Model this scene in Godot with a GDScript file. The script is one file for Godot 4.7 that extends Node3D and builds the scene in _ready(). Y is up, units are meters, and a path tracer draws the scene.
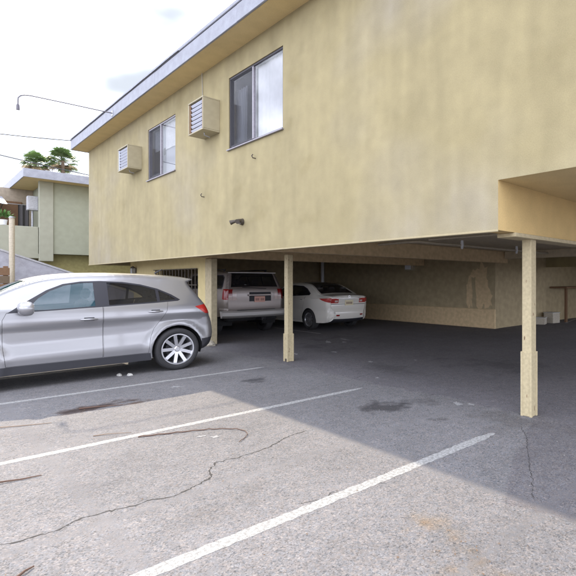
extends Node3D
# A stucco apartment block raised over a carport, seen from its parking lot.
# World: the facade lies in z = 0 and runs along x; +z points out over the lot; y is up; metres.

var M := {}
var rng := RandomNumberGenerator.new()


# ------------------------------------------------------------------ mesh collector
class Mb:
	var v := PackedVector3Array()
	var n := PackedVector3Array()
	var t := PackedVector2Array()
	var t2 := PackedVector2Array()
	var m2 := 0          # second uv layer: 1 the ground map, 2 the facade map

	func vert(p: Vector3, nn: Vector3) -> void:
		v.append(p)
		n.append(nn)
		var a := nn.abs()
		if a.y >= a.x and a.y >= a.z:
			t.append(Vector2(p.x, p.z))
		elif a.x >= a.z:
			t.append(Vector2(p.z, p.y))
		else:
			t.append(Vector2(p.x, p.y))
		if m2 == 1:
			t2.append(Vector2(clampf((p.x + 16.0) / 24.0, 0.001, 0.999), clampf((p.z + 15.0) / 24.0, 0.001, 0.999)))
		elif m2 == 2:
			t2.append(Vector2((p.x + 16.0) / 24.0, 0.99 - (p.y - 2.0) / 4.0 * 0.98))

	func tri(a: Vector3, b: Vector3, c: Vector3, na: Vector3, nb: Vector3, nc: Vector3) -> void:
		var g := (c - a).cross(b - a)
		if g.length_squared() < 1e-16:
			return
		if g.dot(na + nb + nc) < 0.0:
			vert(a, na)
			vert(c, nc)
			vert(b, nb)
		else:
			vert(a, na)
			vert(b, nb)
			vert(c, nc)

	func quad(a: Vector3, b: Vector3, c: Vector3, d: Vector3, nn: Vector3) -> void:
		tri(a, b, c, nn, nn, nn)
		tri(a, c, d, nn, nn, nn)

	func flat_quad(a: Vector3, b: Vector3, c: Vector3, d: Vector3, out: Vector3) -> void:
		var nn := (b - a).cross(d - a).normalized()
		if nn.dot(out) < 0.0:
			nn = -nn
		quad(a, b, c, d, nn)

	func box(lo: Vector3, hi: Vector3) -> void:
		cbox((lo + hi) * 0.5, (hi - lo).abs(), 0.0)

	func cbox(c: Vector3, s: Vector3, ch := 0.006, b := Basis.IDENTITY) -> void:
		var h := s * 0.5
		ch = minf(ch, minf(h.x, minf(h.y, h.z)) * 0.9)
		var ax := [Vector3.RIGHT, Vector3.UP, Vector3.BACK]
		for i in 3:
			var j := (i + 1) % 3
			var k := (i + 2) % 3
			for sg in [-1.0, 1.0]:
				var nn: Vector3 = ax[i] * sg
				var p := []
				for q in [[-1, -1], [1, -1], [1, 1], [-1, 1]]:
					p.append(c + b * (ax[i] * sg * h[i] + ax[j] * q[0] * (h[j] - ch) + ax[k] * q[1] * (h[k] - ch)))
				quad(p[0], p[1], p[2], p[3], (b * nn).normalized())
			if ch <= 0.0:
				continue
			for sj in [-1.0, 1.0]:
				for sk in [-1.0, 1.0]:
					var e := []
					for q in [[-1.0, 0.0], [1.0, 0.0], [1.0, 1.0], [-1.0, 1.0]]:
						var oj: float = h[j] - (ch if q[1] > 0.5 else 0.0)
						var ok: float = h[k] - (0.0 if q[1] > 0.5 else ch)
						e.append(c + b * (ax[i] * q[0] * (h[i] - ch) + ax[j] * sj * oj + ax[k] * sk * ok))
					quad(e[0], e[1], e[2], e[3], (b * (ax[j] * sj + ax[k] * sk)).normalized())
		if ch > 0.0:
			for sx in [-1.0, 1.0]:
				for sy in [-1.0, 1.0]:
					for sz in [-1.0, 1.0]:
						var sv := Vector3(sx, sy, sz)
						var p0: Vector3 = c + b * (sv * Vector3(h.x, h.y - ch, h.z - ch))
						var p1: Vector3 = c + b * (sv * Vector3(h.x - ch, h.y, h.z - ch))
						var p2: Vector3 = c + b * (sv * Vector3(h.x - ch, h.y - ch, h.z))
						var nn := (b * sv).normalized()
						tri(p0, p1, p2, nn, nn, nn)

	# smooth tube along points; radius may be a number or an array
	func tube(pts: Array, radius, sides := 8, caps := true) -> void:
		var rings := []
		var norms := []
		var up := Vector3.UP
		for i in pts.size():
			var d: Vector3 = (pts[mini(i + 1, pts.size() - 1)] - pts[maxi(i - 1, 0)]).normalized()
			if absf(d.dot(up)) > 0.97:
				up = Vector3.RIGHT if absf(d.x) < 0.9 else Vector3.BACK
			var x := d.cross(up).normalized()
			var y := x.cross(d).normalized()
			up = y
			var r: float = radius[i] if radius is Array else radius
			var ring := []
			var nr := []
			for k in sides:
				var a := TAU * k / sides
				var o := x * cos(a) + y * sin(a)
				ring.append(pts[i] + o * r)
				nr.append(o)
			rings.append(ring)
			norms.append(nr)
		for i in pts.size() - 1:
			for k in sides:
				var l := (k + 1) % sides
				tri(rings[i][k], rings[i][l], rings[i + 1][l], norms[i][k], norms[i][l], norms[i + 1][l])
				tri(rings[i][k], rings[i + 1][l], rings[i + 1][k], norms[i][k], norms[i + 1][l], norms[i + 1][k])
		if caps:
			for e in [0, pts.size() - 1]:
				var nn: Vector3 = (pts[0] - pts[1]).normalized() if e == 0 else (pts[e] - pts[e - 1]).normalized()
				for k in range(1, sides - 1):
					tri(rings[e][0], rings[e][k], rings[e][k + 1], nn, nn, nn)

	# profile of (radius, height) turned round the y axis of xf
	func lathe(prof: Array, xf: Transform3D, seg := 32) -> void:
		for i in prof.size() - 1:
			var p: Vector2 = prof[i]
			var q: Vector2 = prof[i + 1]
			var d := (q - p)
			var nn2 := Vector2(d.y, -d.x).normalized()
			for k in seg:
				var a0 := TAU * k / seg
				var a1 := TAU * (k + 1) / seg
				var c0 := Vector3(cos(a0), 0, sin(a0))
				var c1 := Vector3(cos(a1), 0, sin(a1))
				var n0 := xf.basis * (c0 * nn2.x + Vector3.UP * nn2.y)
				var n1 := xf.basis * (c1 * nn2.x + Vector3.UP * nn2.y)
				var A := xf * (c0 * p.x + Vector3.UP * p.y)
				var B := xf * (c1 * p.x + Vector3.UP * p.y)
				var C := xf * (c1 * q.x + Vector3.UP * q.y)
				var D := xf * (c0 * q.x + Vector3.UP * q.y)
				tri(A, B, C, n0, n1, n1)
				tri(A, C, D, n0, n1, n0)

	# polygon (in the plane of ex, ey at origin o) pushed along ez
	func extrude(poly: PackedVector2Array, o: Vector3, ex: Vector3, ey: Vector3, ez: Vector3) -> void:
		var idx := Geometry2D.triangulate_polygon(poly)
		var nz := ez.normalized()
		var mid := Vector3.ZERO
		for p in poly:
			mid += o + ex * p.x + ey * p.y
		mid = mid / poly.size()
		for i in range(0, idx.size(), 3):
			var p := []
			for k in 3:
				p.append(o + ex * poly[idx[i + k]].x + ey * poly[idx[i + k]].y)
			tri(p[0], p[1], p[2], -nz, -nz, -nz)
			tri(p[0] + ez, p[1] + ez, p[2] + ez, nz, nz, nz)
		var cw := Geometry2D.is_polygon_clockwise(poly)
		for i in poly.size():
			var a := poly[i]
			var b := poly[(i + 1) % poly.size()]
			var d := (b - a).normalized()
			var o2 := Vector2(d.y, -d.x)
			if cw:
				o2 = -o2
			var A := o + ex * a.x + ey * a.y
			var B := o + ex * b.x + ey * b.y
			quad(A, B, B + ez, A + ez, (ex * o2.x + ey * o2.y).normalized())

	func commit() -> ArrayMesh:
		var arr := []
		arr.resize(Mesh.ARRAY_MAX)
		arr[Mesh.ARRAY_VERTEX] = v
		arr[Mesh.ARRAY_NORMAL] = n
		arr[Mesh.ARRAY_TEX_UV] = t
		if t2.size() == v.size():
			arr[Mesh.ARRAY_TEX_UV2] = t2
		var am := ArrayMesh.new()
		am.add_surface_from_arrays(Mesh.PRIMITIVE_TRIANGLES, arr)
		return am


func put(mb: Mb, called: String, m: Material, parent: Node) -> MeshInstance3D:
	var o := MeshInstance3D.new()
	o.name = called
	o.mesh = mb.commit()
	o.set_surface_override_material(0, m)
	o.mesh.surface_set_material(0, m)
	parent.add_child(o, true)
	return o


var taken := {}
func numbered(called: String) -> String:
	var k: int = taken.get(called, 0)
	taken[called] = k + 1
	return called if k == 0 else "%s_%03d" % [called, k]


func thing(called: String, label: String, category: String, at := Vector3.ZERO, turn := 0.0, group := "") -> Node3D:
	var o := Node3D.new()
	o.name = numbered(called)
	add_child(o)
	o.position = at
	o.rotation.y = turn
	o.set_meta("label", label)
	o.set_meta("category", category)
	if group:
		o.set_meta("group", group)
	return o


func tag(o: Node, label: String, category: String, group := "") -> void:
	o.name = numbered(str(o.name))
	o.set_meta("label", label)
	o.set_meta("category", category)
	if group:
		o.set_meta("group", group)


func structure(o: Node) -> Node:
	o.set_meta("kind", "structure")
	return o


# ------------------------------------------------------------------ textures and materials
func field(sd: int, size: int, freq: float, oct := 3, kind := FastNoiseLite.TYPE_SIMPLEX_SMOOTH, w := 0) -> PackedByteArray:
	var f := FastNoiseLite.new()
	f.seed = sd
	f.noise_type = kind
	f.frequency = freq
	f.fractal_type = FastNoiseLite.FRACTAL_FBM if oct > 1 else FastNoiseLite.FRACTAL_NONE
	f.fractal_octaves = oct
	if kind == FastNoiseLite.TYPE_CELLULAR:
		f.cellular_return_type = FastNoiseLite.RETURN_CELL_VALUE
	var im := f.get_seamless_image(size, size if w == 0 else w, false, false, 0.1, true)
	im.convert(Image.FORMAT_L8)
	return im.get_data()


func gray_tex(data: PackedByteArray, size: int) -> ImageTexture:
	return ImageTexture.create_from_image(Image.create_from_data(size, size, false, Image.FORMAT_L8, data))


func mat(c: Color, rough := 0.8, metal := 0.0) -> StandardMaterial3D:
	var m := StandardMaterial3D.new()
	m.albedo_color = c.linear_to_srgb()
	m.roughness = rough
	m.metallic = metal
	return m


func glass(c: Color, alpha: float) -> StandardMaterial3D:
	var m := mat(c, 0.02)
	m.transparency = BaseMaterial3D.TRANSPARENCY_ALPHA
	m.albedo_color.a = alpha
	return m


func tri_tex(m: StandardMaterial3D, tex: Texture2D, metres: float, bump: Texture2D = null, bump_cm := 0.2) -> StandardMaterial3D:
	m.albedo_texture = tex
	m.uv1_triplanar = true
	m.uv1_world_triplanar = true
	m.uv1_scale = Vector3.ONE / metres
	if bump:
		m.heightmap_enabled = true
		m.heightmap_texture = bump
		m.heightmap_scale = bump_cm
	return m


func make_materials() -> void:
	# fine asphalt: light and dark stones in a grey binder (tile of 2 m)
	var S := 1024
	var cell := field(3, S, 0.27, 1, FastNoiseLite.TYPE_CELLULAR)
	var cell2 := field(4, S, 0.13, 1, FastNoiseLite.TYPE_CELLULAR)
	var soft := field(5, S, 0.012, 4)
	var a := PackedByteArray()
	a.resize(S * S * 3)
	var hgt := PackedByteArray()
	hgt.resize(S * S)
	rng.seed = 11
	for i in S * S:
		var c := cell[i] / 255.0
		var d := cell2[i] / 255.0
		var g := 0.80 + (soft[i] / 255.0 - 0.5) * 0.07 + (rng.randf() - 0.5) * 0.12
		if c > 0.72:
			g += (c - 0.72) * 0.5
		elif c < 0.24:
			g -= (0.24 - c) * 0.85
		if d > 0.88:
			g += 0.07
		elif d < 0.05:
			g -= 0.10
		g = clampf(g, 0.2, 1.0)
		var warm := (d - 0.5) * 0.05
		a[i * 3] = int(clampf(g * (1.0 + warm), 0, 1) * 255)
		a[i * 3 + 1] = int(g * 255)
		a[i * 3 + 2] = int(clampf(g * (1.0 - warm), 0, 1) * 255)
		hgt[i] = int(clampf(0.35 + c * 0.45 + (soft[i] / 255.0 - 0.5) * 0.3, 0, 1) * 255)
	M.asphalt_grain = ImageTexture.create_from_image(Image.create_from_data(S, S, false, Image.FORMAT_RGB8, a))
	M.asphalt_height = gray_tex(hgt, S)

	# stucco: sand-float grain and soft tonal clouds (tile of 1.6 m)
	S = 512
	var g1 := field(21, S, 0.20, 2)
	var g2 := field(22, S, 0.012, 4)
	var st := PackedByteArray()
	st.resize(S * S)
	var sh := PackedByteArray()
	sh.resize(S * S)
	for i in S * S:
		st[i] = int(clampf(0.90 + (g1[i] / 255.0 - 0.5) * 0.07 + (g2[i] / 255.0 - 0.5) * 0.05, 0, 1) * 255)
		sh[i] = int(clampf(g1[i] / 255.0 * 0.8 + g2[i] / 255.0 * 0.2, 0, 1) * 255)
	M.stucco_tone = gray_tex(st, S)
	M.stucco_height = gray_tex(sh, S)
	# grime: blotches with a grain, for posts, ceilings, metal (tile of 1.3 m)
	var b1 := field(31, S, 0.02, 5)
	var b2 := field(32, S, 0.15, 2)
	var gr := PackedByteArray()
	gr.resize(S * S)
	for i in S * S:
		var q := b1[i] / 255.0
		var val := 0.92 + (b2[i] / 255.0 - 0.5) * 0.08 + (q - 0.5) * 0.12
		gr[i] = int(clampf(val, 0.3, 1.0) * 255)
	M.grime = gray_tex(gr, S)

	# ---- ground map: 24 x 24 m from x -16, z -15; stains, wear and patches that the photograph shows
	S = 1024
	var big := field(41, S, 0.006, 4)
	var mid := field(42, S, 0.03, 4)
	var fin := field(43, S, 0.15, 2)
	var gm := PackedByteArray()
	gm.resize(S * S * 3)
	gm.fill(0)
	# x, z, radius along x, radius along z, strength, r, g, b (colour multiplier at full strength)
	var stains := [
		[-4.2, 2.32, 0.16, 0.42, 0.9, 0.42, 0.30, 0.26],
		[-4.05, 2.0, 0.09, 0.28, 0.8, 0.62, 0.45, 0.33],
		[-4.2, 0.35, 0.30, 0.22, 0.7, 0.45, 0.45, 0.47],
		[-4.9, -0.3, 0.45, 0.30, 0.38, 0.55, 0.55, 0.56],
		[-1.45, 0.12, 0.55, 0.26, 0.7, 0.42, 0.41, 0.42],
		[-1.38, -0.5, 0.5, 0.3, 0.55, 0.55, 0.54, 0.55],
		[-0.2, -0.35, 0.75, 0.42, 0.38, 0.62, 0.60, 0.58],
		[-3.2, -1.6, 0.8, 0.5, 0.38, 0.5, 0.5, 0.5],
		[-2.2, -3.2, 1.2, 0.7, 0.38, 0.5, 0.5, 0.5],
		[-6.3, -2.4, 0.9, 0.5, 0.38, 0.5, 0.5, 0.5],
		[-7.5, -3.6, 0.8, 0.6, 0.38, 0.55, 0.55, 0.55],
		[1.02, 1.84, 0.34, 0.16, 0.6, 0.90, 0.74, 0.54],
		[1.25, 1.9, 0.3, 0.2, 0.5, 1.0, 0.86, 0.68],
		[0.85, 1.75, 0.4, 0.12, 0.4, 1.0, 0.88, 0.72],
		[-1.9, 2.75, 0.35, 0.6, 0.4, 0.84, 0.84, 0.85],
		[-1.5, 2.9, 0.22, 0.5, 0.4, 0.82, 0.82, 0.83],
		[-0.55, 2.6, 0.25, 0.5, 0.4, 0.78, 0.77, 0.76],
		[-3.3, 2.9, 0.5, 0.7, 0.35, 0.8, 0.8, 0.82],
	]
	for y in S:
		var z := -15.0 + 24.0 * (y + 0.5) / S
		for x in S:
			var wx := -16.0 + 24.0 * (x + 0.5) / S
			var i := y * S + x
			var nb := big[i] / 255.0
			var nm := mid[i] / 255.0
			var nf := fin[i] / 255.0
			var g := 0.86 + (nb - 0.5) * 0.12 + (nm - 0.5) * 0.07 + (nf - 0.5) * 0.06
			var r := g
			var gg := g
			var b := g
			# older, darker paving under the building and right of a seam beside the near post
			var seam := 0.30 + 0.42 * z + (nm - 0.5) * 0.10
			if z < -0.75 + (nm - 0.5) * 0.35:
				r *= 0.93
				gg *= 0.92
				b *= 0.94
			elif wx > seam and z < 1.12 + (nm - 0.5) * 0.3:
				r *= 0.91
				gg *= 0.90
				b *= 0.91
			for s in stains:
				var dx: float = (wx - s[0]) / s[2]
				var dz: float = (z - s[1]) / s[3]
				var q := dx * dx + dz * dz
				if q < 2.2:
					var k: float = clampf((0.85 - sqrt(q) + (nm - 0.5) * 2.4 + (nf - 0.5) * 1.1) * 1.15, 0, 1) * s[4]
					r *= lerpf(1.0, s[5], k)
					gg *= lerpf(1.0, s[6], k)
					b *= lerpf(1.0, s[7], k)
			gm[i * 3] = int(clampf(r, 0, 1) * 255)
			gm[i * 3 + 1] = int(clampf(gg, 0, 1) * 255)
			gm[i * 3 + 2] = int(clampf(b, 0, 1) * 255)
	var gmt := ImageTexture.create_from_image(Image.create_from_data(S, S, false, Image.FORMAT_RGB8, gm))
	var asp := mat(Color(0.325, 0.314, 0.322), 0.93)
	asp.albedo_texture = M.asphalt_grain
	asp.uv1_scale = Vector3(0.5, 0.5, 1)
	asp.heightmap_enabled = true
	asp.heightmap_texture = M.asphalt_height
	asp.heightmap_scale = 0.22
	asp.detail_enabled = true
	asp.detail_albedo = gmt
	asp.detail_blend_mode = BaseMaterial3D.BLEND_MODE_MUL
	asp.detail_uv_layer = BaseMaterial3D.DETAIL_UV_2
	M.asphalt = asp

	# ---- facade map: 16 x 4 m of weathered paint (runs, faded and greyed patches)
	var FW := 1024
	var FH := 256
	var run := field(51, FH, 0.02, 4, FastNoiseLite.TYPE_SIMPLEX_SMOOTH, FH)
	var cl := field(52, FW, 0.004, 4)
	var cl2 := field(53, FW, 0.02, 4)
	var cl3 := field(54, FW, 0.07, 3)
	var fm := PackedByteArray()
	fm.resize(FW * FH * 3)
	for y in FH:
		for x in FW:
			var big2: float = cl[y * FW + x] / 255.0
			# vertical runs: noise looked up fast along x, slowly along y
			var rr: float = run[int(y / 6) * FH + (x * 2) % FH] / 255.0
			var rs: float = cl3[int(y / 9) * FW + x] / 255.0
			var pt: float = cl2[y * FW + x] / 255.0
			var g := 0.93 + (pt - 0.5) * 0.06 + (rr - 0.5) * 0.06 + (rs - 0.5) * 0.07 + (big2 - 0.5) * 0.06
			var greyed := clampf((big2 - 0.52) * 3.0, 0, 1) * (0.35 + rr * 0.65)
			var stain2 := clampf((0.40 - pt) * 3.0, 0, 1) * clampf((0.55 - big2) * 3.0, 0, 1)
			var r := g * lerpf(1.0, 0.95, greyed) * lerpf(1.0, 0.95, stain2)
			var gg := g * lerpf(1.0, 0.97, greyed) * lerpf(1.0, 0.94, stain2)
			var b := g * lerpf(0.90, 1.0, greyed) * lerpf(1.0, 0.90, stain2)
			var i := (y * FW + x) * 3
			fm[i] = int(clampf(r, 0, 1) * 255)
			fm[i + 1] = int(clampf(gg, 0, 1) * 255)
			fm[i + 2] = int(clampf(b, 0, 1) * 255)
	var fmt := ImageTexture.create_from_image(Image.create_from_data(FW, FH, false, Image.FORMAT_RGB8, fm))
	var fac := tri_tex(mat(Color(0.475, 0.398, 0.272), 0.92), M.stucco_tone, 1.6, M.stucco_height, 0.06)
	fac.detail_enabled = true
	fac.detail_albedo = fmt
	fac.detail_blend_mode = BaseMaterial3D.BLEND_MODE_MUL
	fac.detail_uv_layer = BaseMaterial3D.DETAIL_UV_2
	M.facade = fac
	M.stucco = tri_tex(mat(Color(0.48, 0.405, 0.245), 0.92), M.stucco_tone, 1.6, M.stucco_height, 0.06)
	M.stucco_band = tri_tex(mat(Color(0.74, 0.53, 0.23), 0.92), M.stucco_tone, 1.9, M.stucco_height, 0.14)
	M.soffit = tri_tex(mat(Color(0.80, 0.62, 0.31), 0.9), M.stucco_tone, 2.1)
	M.ceiling = tri_tex(mat(Color(0.68, 0.58, 0.41), 0.9), M.grime, 2.3, M.stucco_height, 0.1)
	M.back_wall = tri_tex(mat(Color(0.47, 0.38, 0.23), 0.9), M.grime, 2.9, M.stucco_height, 0.12)
	M.wainscot = tri_tex(mat(Color(0.70, 0.53, 0.31), 0.9), M.grime, 1.7, M.stucco_height, 0.12)
	M.room_wall = tri_tex(mat(Color(0.74, 0.61, 0.31), 0.9), M.stucco_tone, 1.4, M.stucco_height, 0.12)
	M.pillar = tri_tex(mat(Color(0.54, 0.46, 0.30), 0.85), M.grime, 1.2, M.stucco_height, 0.1)
	M.post = tri_tex(mat(Color(0.52, 0.435, 0.265), 0.7), M.grime, 0.55, M.grime, 0.12)
	M.fascia = tri_tex(mat(Color(0.34, 0.35, 0.40), 0.6), M.grime, 2.4)
	M.flashing = tri_tex(mat(Color(0.30, 0.31, 0.36), 0.5, 0.3), M.grime, 1.1)
	M.roofing = tri_tex(mat(Color(0.42, 0.41, 0.40), 0.95), M.grime, 1.9)
	M.green_wall = tri_tex(mat(Color(0.385, 0.40, 0.30), 0.92), M.stucco_tone, 1.5, M.stucco_height, 0.14)
	M.cream_wall = tri_tex(mat(Color(0.41, 0.41, 0.32), 0.92), M.stucco_tone, 1.7, M.stucco_height, 0.14)
	M.olive_wall = tri_tex(mat(Color(0.42, 0.38, 0.17), 0.92), M.grime, 1.5, M.stucco_height, 0.12)
	M.porch_wall = tri_tex(mat(Color(0.40, 0.33, 0.25), 0.92), M.grime, 1.5)
	M.white_wall = tri_tex(mat(Color(0.42, 0.42, 0.47), 0.85), M.grime, 1.9)
	M.aluminium = tri_tex(mat(Color(0.34, 0.32, 0.35), 0.45, 0.6), M.grime, 0.6)
	M.dark_frame = mat(Color(0.05, 0.045, 0.055), 0.45, 0.3)
	M.pane = glass(Color(0.02, 0.025, 0.03), 0.10)
	M.screen = mat(Color(0.05, 0.05, 0.058), 0.9)
	M.screen.transparency = BaseMaterial3D.TRANSPARENCY_ALPHA
	M.screen.albedo_color.a = 0.34
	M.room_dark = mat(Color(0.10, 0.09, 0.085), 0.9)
	M.curtain = mat(Color(0.66, 0.70, 0.80), 0.9)
	M.blind = tri_tex(mat(Color(0.80, 0.81, 0.86), 0.8), M.stucco_tone, 0.9)
	M.grey_slat = mat(Color(0.36, 0.37, 0.42), 0.7)
	M.ac_case = tri_tex(mat(Color(0.47, 0.41, 0.265), 0.55), M.stucco_tone, 0.9)
	M.ac_slat = mat(Color(0.52, 0.54, 0.62), 0.5)
	M.ac_dark = mat(Color(0.06, 0.05, 0.055), 0.8)
	M.iron = mat(Color(0.09, 0.075, 0.06), 0.6, 0.4)
	M.galv = tri_tex(mat(Color(0.45, 0.46, 0.48), 0.45, 0.6), M.grime, 0.5)
	M.lamp_arm = mat(Color(0.13, 0.12, 0.14), 0.5, 0.3)
	M.cable = mat(Color(0.03, 0.03, 0.035), 0.7)
	M.pipe = tri_tex(mat(Color(0.55, 0.48, 0.36), 0.6), M.grime, 0.5)
	M.white_paint = mat(Color(0.80, 0.80, 0.80), 0.6)
	M.cabinet = tri_tex(mat(Color(0.46, 0.46, 0.48), 0.7), M.grime, 0.7)
	M.pvc = mat(Color(0.75, 0.77, 0.80), 0.5)
	M.concrete = tri_tex(mat(Color(0.52, 0.47, 0.38), 0.95), M.grime, 0.8, M.stucco_height, 0.6)
	M.wood = tri_tex(mat(Color(0.20, 0.11, 0.055), 0.75), M.grime, 0.7)
	M.twig = mat(Color(0.105, 0.06, 0.042), 0.85)
	M.twig_pale = mat(Color(0.22, 0.16, 0.115), 0.85)
	M.dead_leaf = mat(Color(0.13, 0.085, 0.055), 0.85)
	M.grit = mat(Color(0.27, 0.26, 0.25), 0.95)
	M.rust = mat(Color(0.25, 0.17, 0.10), 0.9)
	M.litter = mat(Color(0.46, 0.45, 0.42), 0.8)
	M.crack = mat(Color(0.035, 0.033, 0.032), 0.98)
	# road paint: chalky white worn through to the grain
	var ps := 512
	var pw := field(61, ps, 0.05, 4)
	var pf := field(62, ps, 0.2, 2)
	var pd := PackedByteArray()
	pd.resize(ps * ps * 3)
	for i in ps * ps:
		var k := clampf((pw[i] / 255.0 * 0.6 + pf[i] / 255.0 * 0.5 - 0.34) * 3.2, 0, 1)
		pd[i * 3] = int(lerpf(0.74, 0.98, k) * 255)
		pd[i * 3 + 1] = int(lerpf(0.738, 0.98, k) * 255)
		pd[i * 3 + 2] = int(lerpf(0.735, 0.98, k) * 255)
	M.paint_wear = ImageTexture.create_from_image(Image.create_from_data(ps, ps, false, Image.FORMAT_RGB8, pd))
	M.line_paint = tri_tex(mat(Color(0.375, 0.375, 0.37), 0.85), M.paint_wear, 0.9, M.asphalt_height, 0.2)

	M.worn_paint = tri_tex(mat(Color(0.36, 0.36, 0.36), 0.9), M.paint_wear, 0.35, M.asphalt_height, 0.2)
	# vehicles
	var silver := mat(Color(0.32, 0.317, 0.33), 0.32, 0.62)
	silver.clearcoat_enabled = true
	silver.clearcoat = 0.8
	silver.clearcoat_roughness = 0.06
	M.silver = silver
	var tan_p := mat(Color(0.31, 0.27, 0.25), 0.36, 0.45)
	tan_p.clearcoat_enabled = true
	tan_p.clearcoat = 0.5
	tan_p.clearcoat_roughness = 0.15
	M.champagne = tan_p
	var wh := mat(Color(0.80, 0.77, 0.70), 0.35)
	wh.clearcoat_enabled = true
	wh.clearcoat = 0.8
	wh.clearcoat_roughness = 0.06
	M.white_car = wh
	M.black_gloss = mat(Color(0.016, 0.016, 0.024), 0.42)
	M.black_plastic = mat(Color(0.03, 0.03, 0.036), 0.6)
	M.underbody = mat(Color(0.012, 0.012, 0.013), 0.9)
	M.rubber = tri_tex(mat(Color(0.035, 0.034, 0.036), 0.85), M.grime, 0.4)
	M.alloy = mat(Color(0.62, 0.62, 0.64), 0.28, 0.85)
	M.alloy_dark = mat(Color(0.05, 0.05, 0.055), 0.5, 0.5)
	M.seat_cloth = mat(Color(0.07, 0.065, 0.065), 0.95)
	M.chrome = mat(Color(0.62, 0.62, 0.62), 0.18, 0.95)
	M.bumper_metal = mat(Color(0.60, 0.58, 0.56), 0.38, 0.5)
	M.lamp_red = mat(Color(0.42, 0.014, 0.008), 0.12)
	M.lamp_red.clearcoat_enabled = true
	M.lamp_dark_red = mat(Color(0.25, 0.012, 0.012), 0.12)
	M.lamp_clear = mat(Color(0.62, 0.50, 0.46), 0.12)
	M.car_glass = glass(Color(0.012, 0.085, 0.115), 0.46)
	M.privacy_glass = glass(Color(0.012, 0.013, 0.016), 0.62)
	M.plate_pink = mat(Color(0.75, 0.42, 0.34), 0.5)
	M.plate_cream = mat(Color(0.82, 0.74, 0.50), 0.5)
	M.plate_ink = mat(Color(0.20, 0.10, 0.08), 0.6)
	M.palm_leaf = mat(Color(0.10, 0.15, 0.055), 0.6)
	M.palm_leaf.backlight_enabled = true
	M.palm_leaf.backlight = Color(0.25, 0.35, 0.1)
	M.palm_dry = mat(Color(0.22, 0.16, 0.08), 0.85)
	M.bark = tri_tex(mat(Color(0.16, 0.115, 0.075), 0.95), M.grime, 0.6)
	M.leaf_green = mat(Color(0.07, 0.16, 0.03), 0.7)


func make_sky() -> PanoramaSkyMaterial:
	# thin bright cloud all over, with a few greyer and bluer breaks
	var w := 1024
	var h := 512
	var f := FastNoiseLite.new()
	f.seed = 7
	f.frequency = 1.5
	f.fractal_octaves = 5
	f.noise_type = FastNoiseLite.TYPE_SIMPLEX_SMOOTH
	var f2 := FastNoiseLite.new()
	f2.seed = 19
	f2.frequency = 4.0
	f2.fractal_octaves = 4
	var d := PackedFloat32Array()
	d.resize(w * h * 3)
	for y in h:
		var el := PI * (0.5 - (y + 0.5) / h)
		for x in w:
			var az := TAU * (x + 0.5) / w
			var p := Vector3(cos(el) * cos(az), sin(el) * 2.2, cos(el) * sin(az))
			var k := f.get_noise_3d(p.x, p.y, p.z) * 0.75 + f2.get_noise_3d(p.x, p.y * 1.3, p.z) * 0.35
			var cloud := smoothstep(-0.30, 0.26, k)
			var l := lerpf(0.205, 1.22, cloud)
			var i := (y * w + x) * 3
			d[i] = l * lerpf(0.90, 0.955, cloud)
			d[i + 1] = l * lerpf(0.97, 0.985, cloud)
			d[i + 2] = l * lerpf(1.09, 1.14, cloud)
	var m := PanoramaSkyMaterial.new()
	m.panorama = ImageTexture.create_from_image(Image.create_from_data(w, h, false, Image.FORMAT_RGBF, d.to_byte_array()))
	return m


# ------------------------------------------------------------------ _ready
func _ready() -> void:
	# camera: level, with the lens shifted (the photograph is the left part of a wider one)
	var cam := Camera3D.new()
	cam.name = "camera"
	cam.projection = Camera3D.PROJECTION_FRUSTUM
	cam.near = 0.05
	cam.far = 600.0
	cam.size = 2.0 * 0.05 * 288.0 / 468.74
	cam.frustum_offset = Vector2(-144.0, -7.0) / 468.74 * 0.05
	cam.transform = Transform3D(Basis(Vector3(0.75031, 0, -0.66109), Vector3.UP, Vector3(0.66109, 0, 0.75031)), Vector3(2.6, 1.52, 3.95))
	add_child(cam)
	cam.current = true
	var env := Environment.new()
	env.background_mode = Environment.BG_SKY
	env.sky = Sky.new()
	env.sky.sky_material = make_sky()
	env.background_energy_multiplier = 1.42
	env.tonemap_mode = Environment.TONE_MAPPER_LINEAR
	env.tonemap_exposure = 3.0
	env.sdfgi_enabled = true
	env.ssao_enabled = true
	env.ssil_enabled = true
	var we := WorldEnvironment.new()
	we.name = "environment"
	we.environment = env
	add_child(we)
	# sun: low from behind the building's far end; it just clears the eave
	var sun := DirectionalLight3D.new()
	sun.name = "sun"
	sun.light_energy = 0.70
	sun.light_color = Color(1.0, 0.935, 0.83)
	sun.light_angular_distance = 0.5
	sun.shadow_enabled = true
	add_child(sun)
	sun.look_at_from_position(Vector3.ZERO, Vector3(1.4, -1.0, 0.109), Vector3.UP)

	rng.seed = 5
	make_materials()
	build_ground()
	build_main()
	build_neighbour()
	build_vehicles()
	build_fittings()
	build_litter()


# ------------------------------------------------------------------ ground
func strip(pts: Array, width: Array, y: float) -> Mb:
	# flat ribbon along ground points (x, z), with its own width at each point
	var mb := Mb.new()
	var L := []
	var R := []
	for i in pts.size():
		var d: Vector2 = (pts[mini(i + 1, pts.size() - 1)] - pts[maxi(i - 1, 0)]).normalized()
		var s: Vector2 = Vector2(-d.y, d.x) * width[i] * 0.5
		L.append(Vector3(pts[i].x + s.x, y, pts[i].y + s.y))
		R.append(Vector3(pts[i].x - s.x, y, pts[i].y - s.y))
	for i in pts.size() - 1:
		mb.quad(L[i], R[i], R[i + 1], L[i + 1], Vector3.UP)
	return mb


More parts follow.
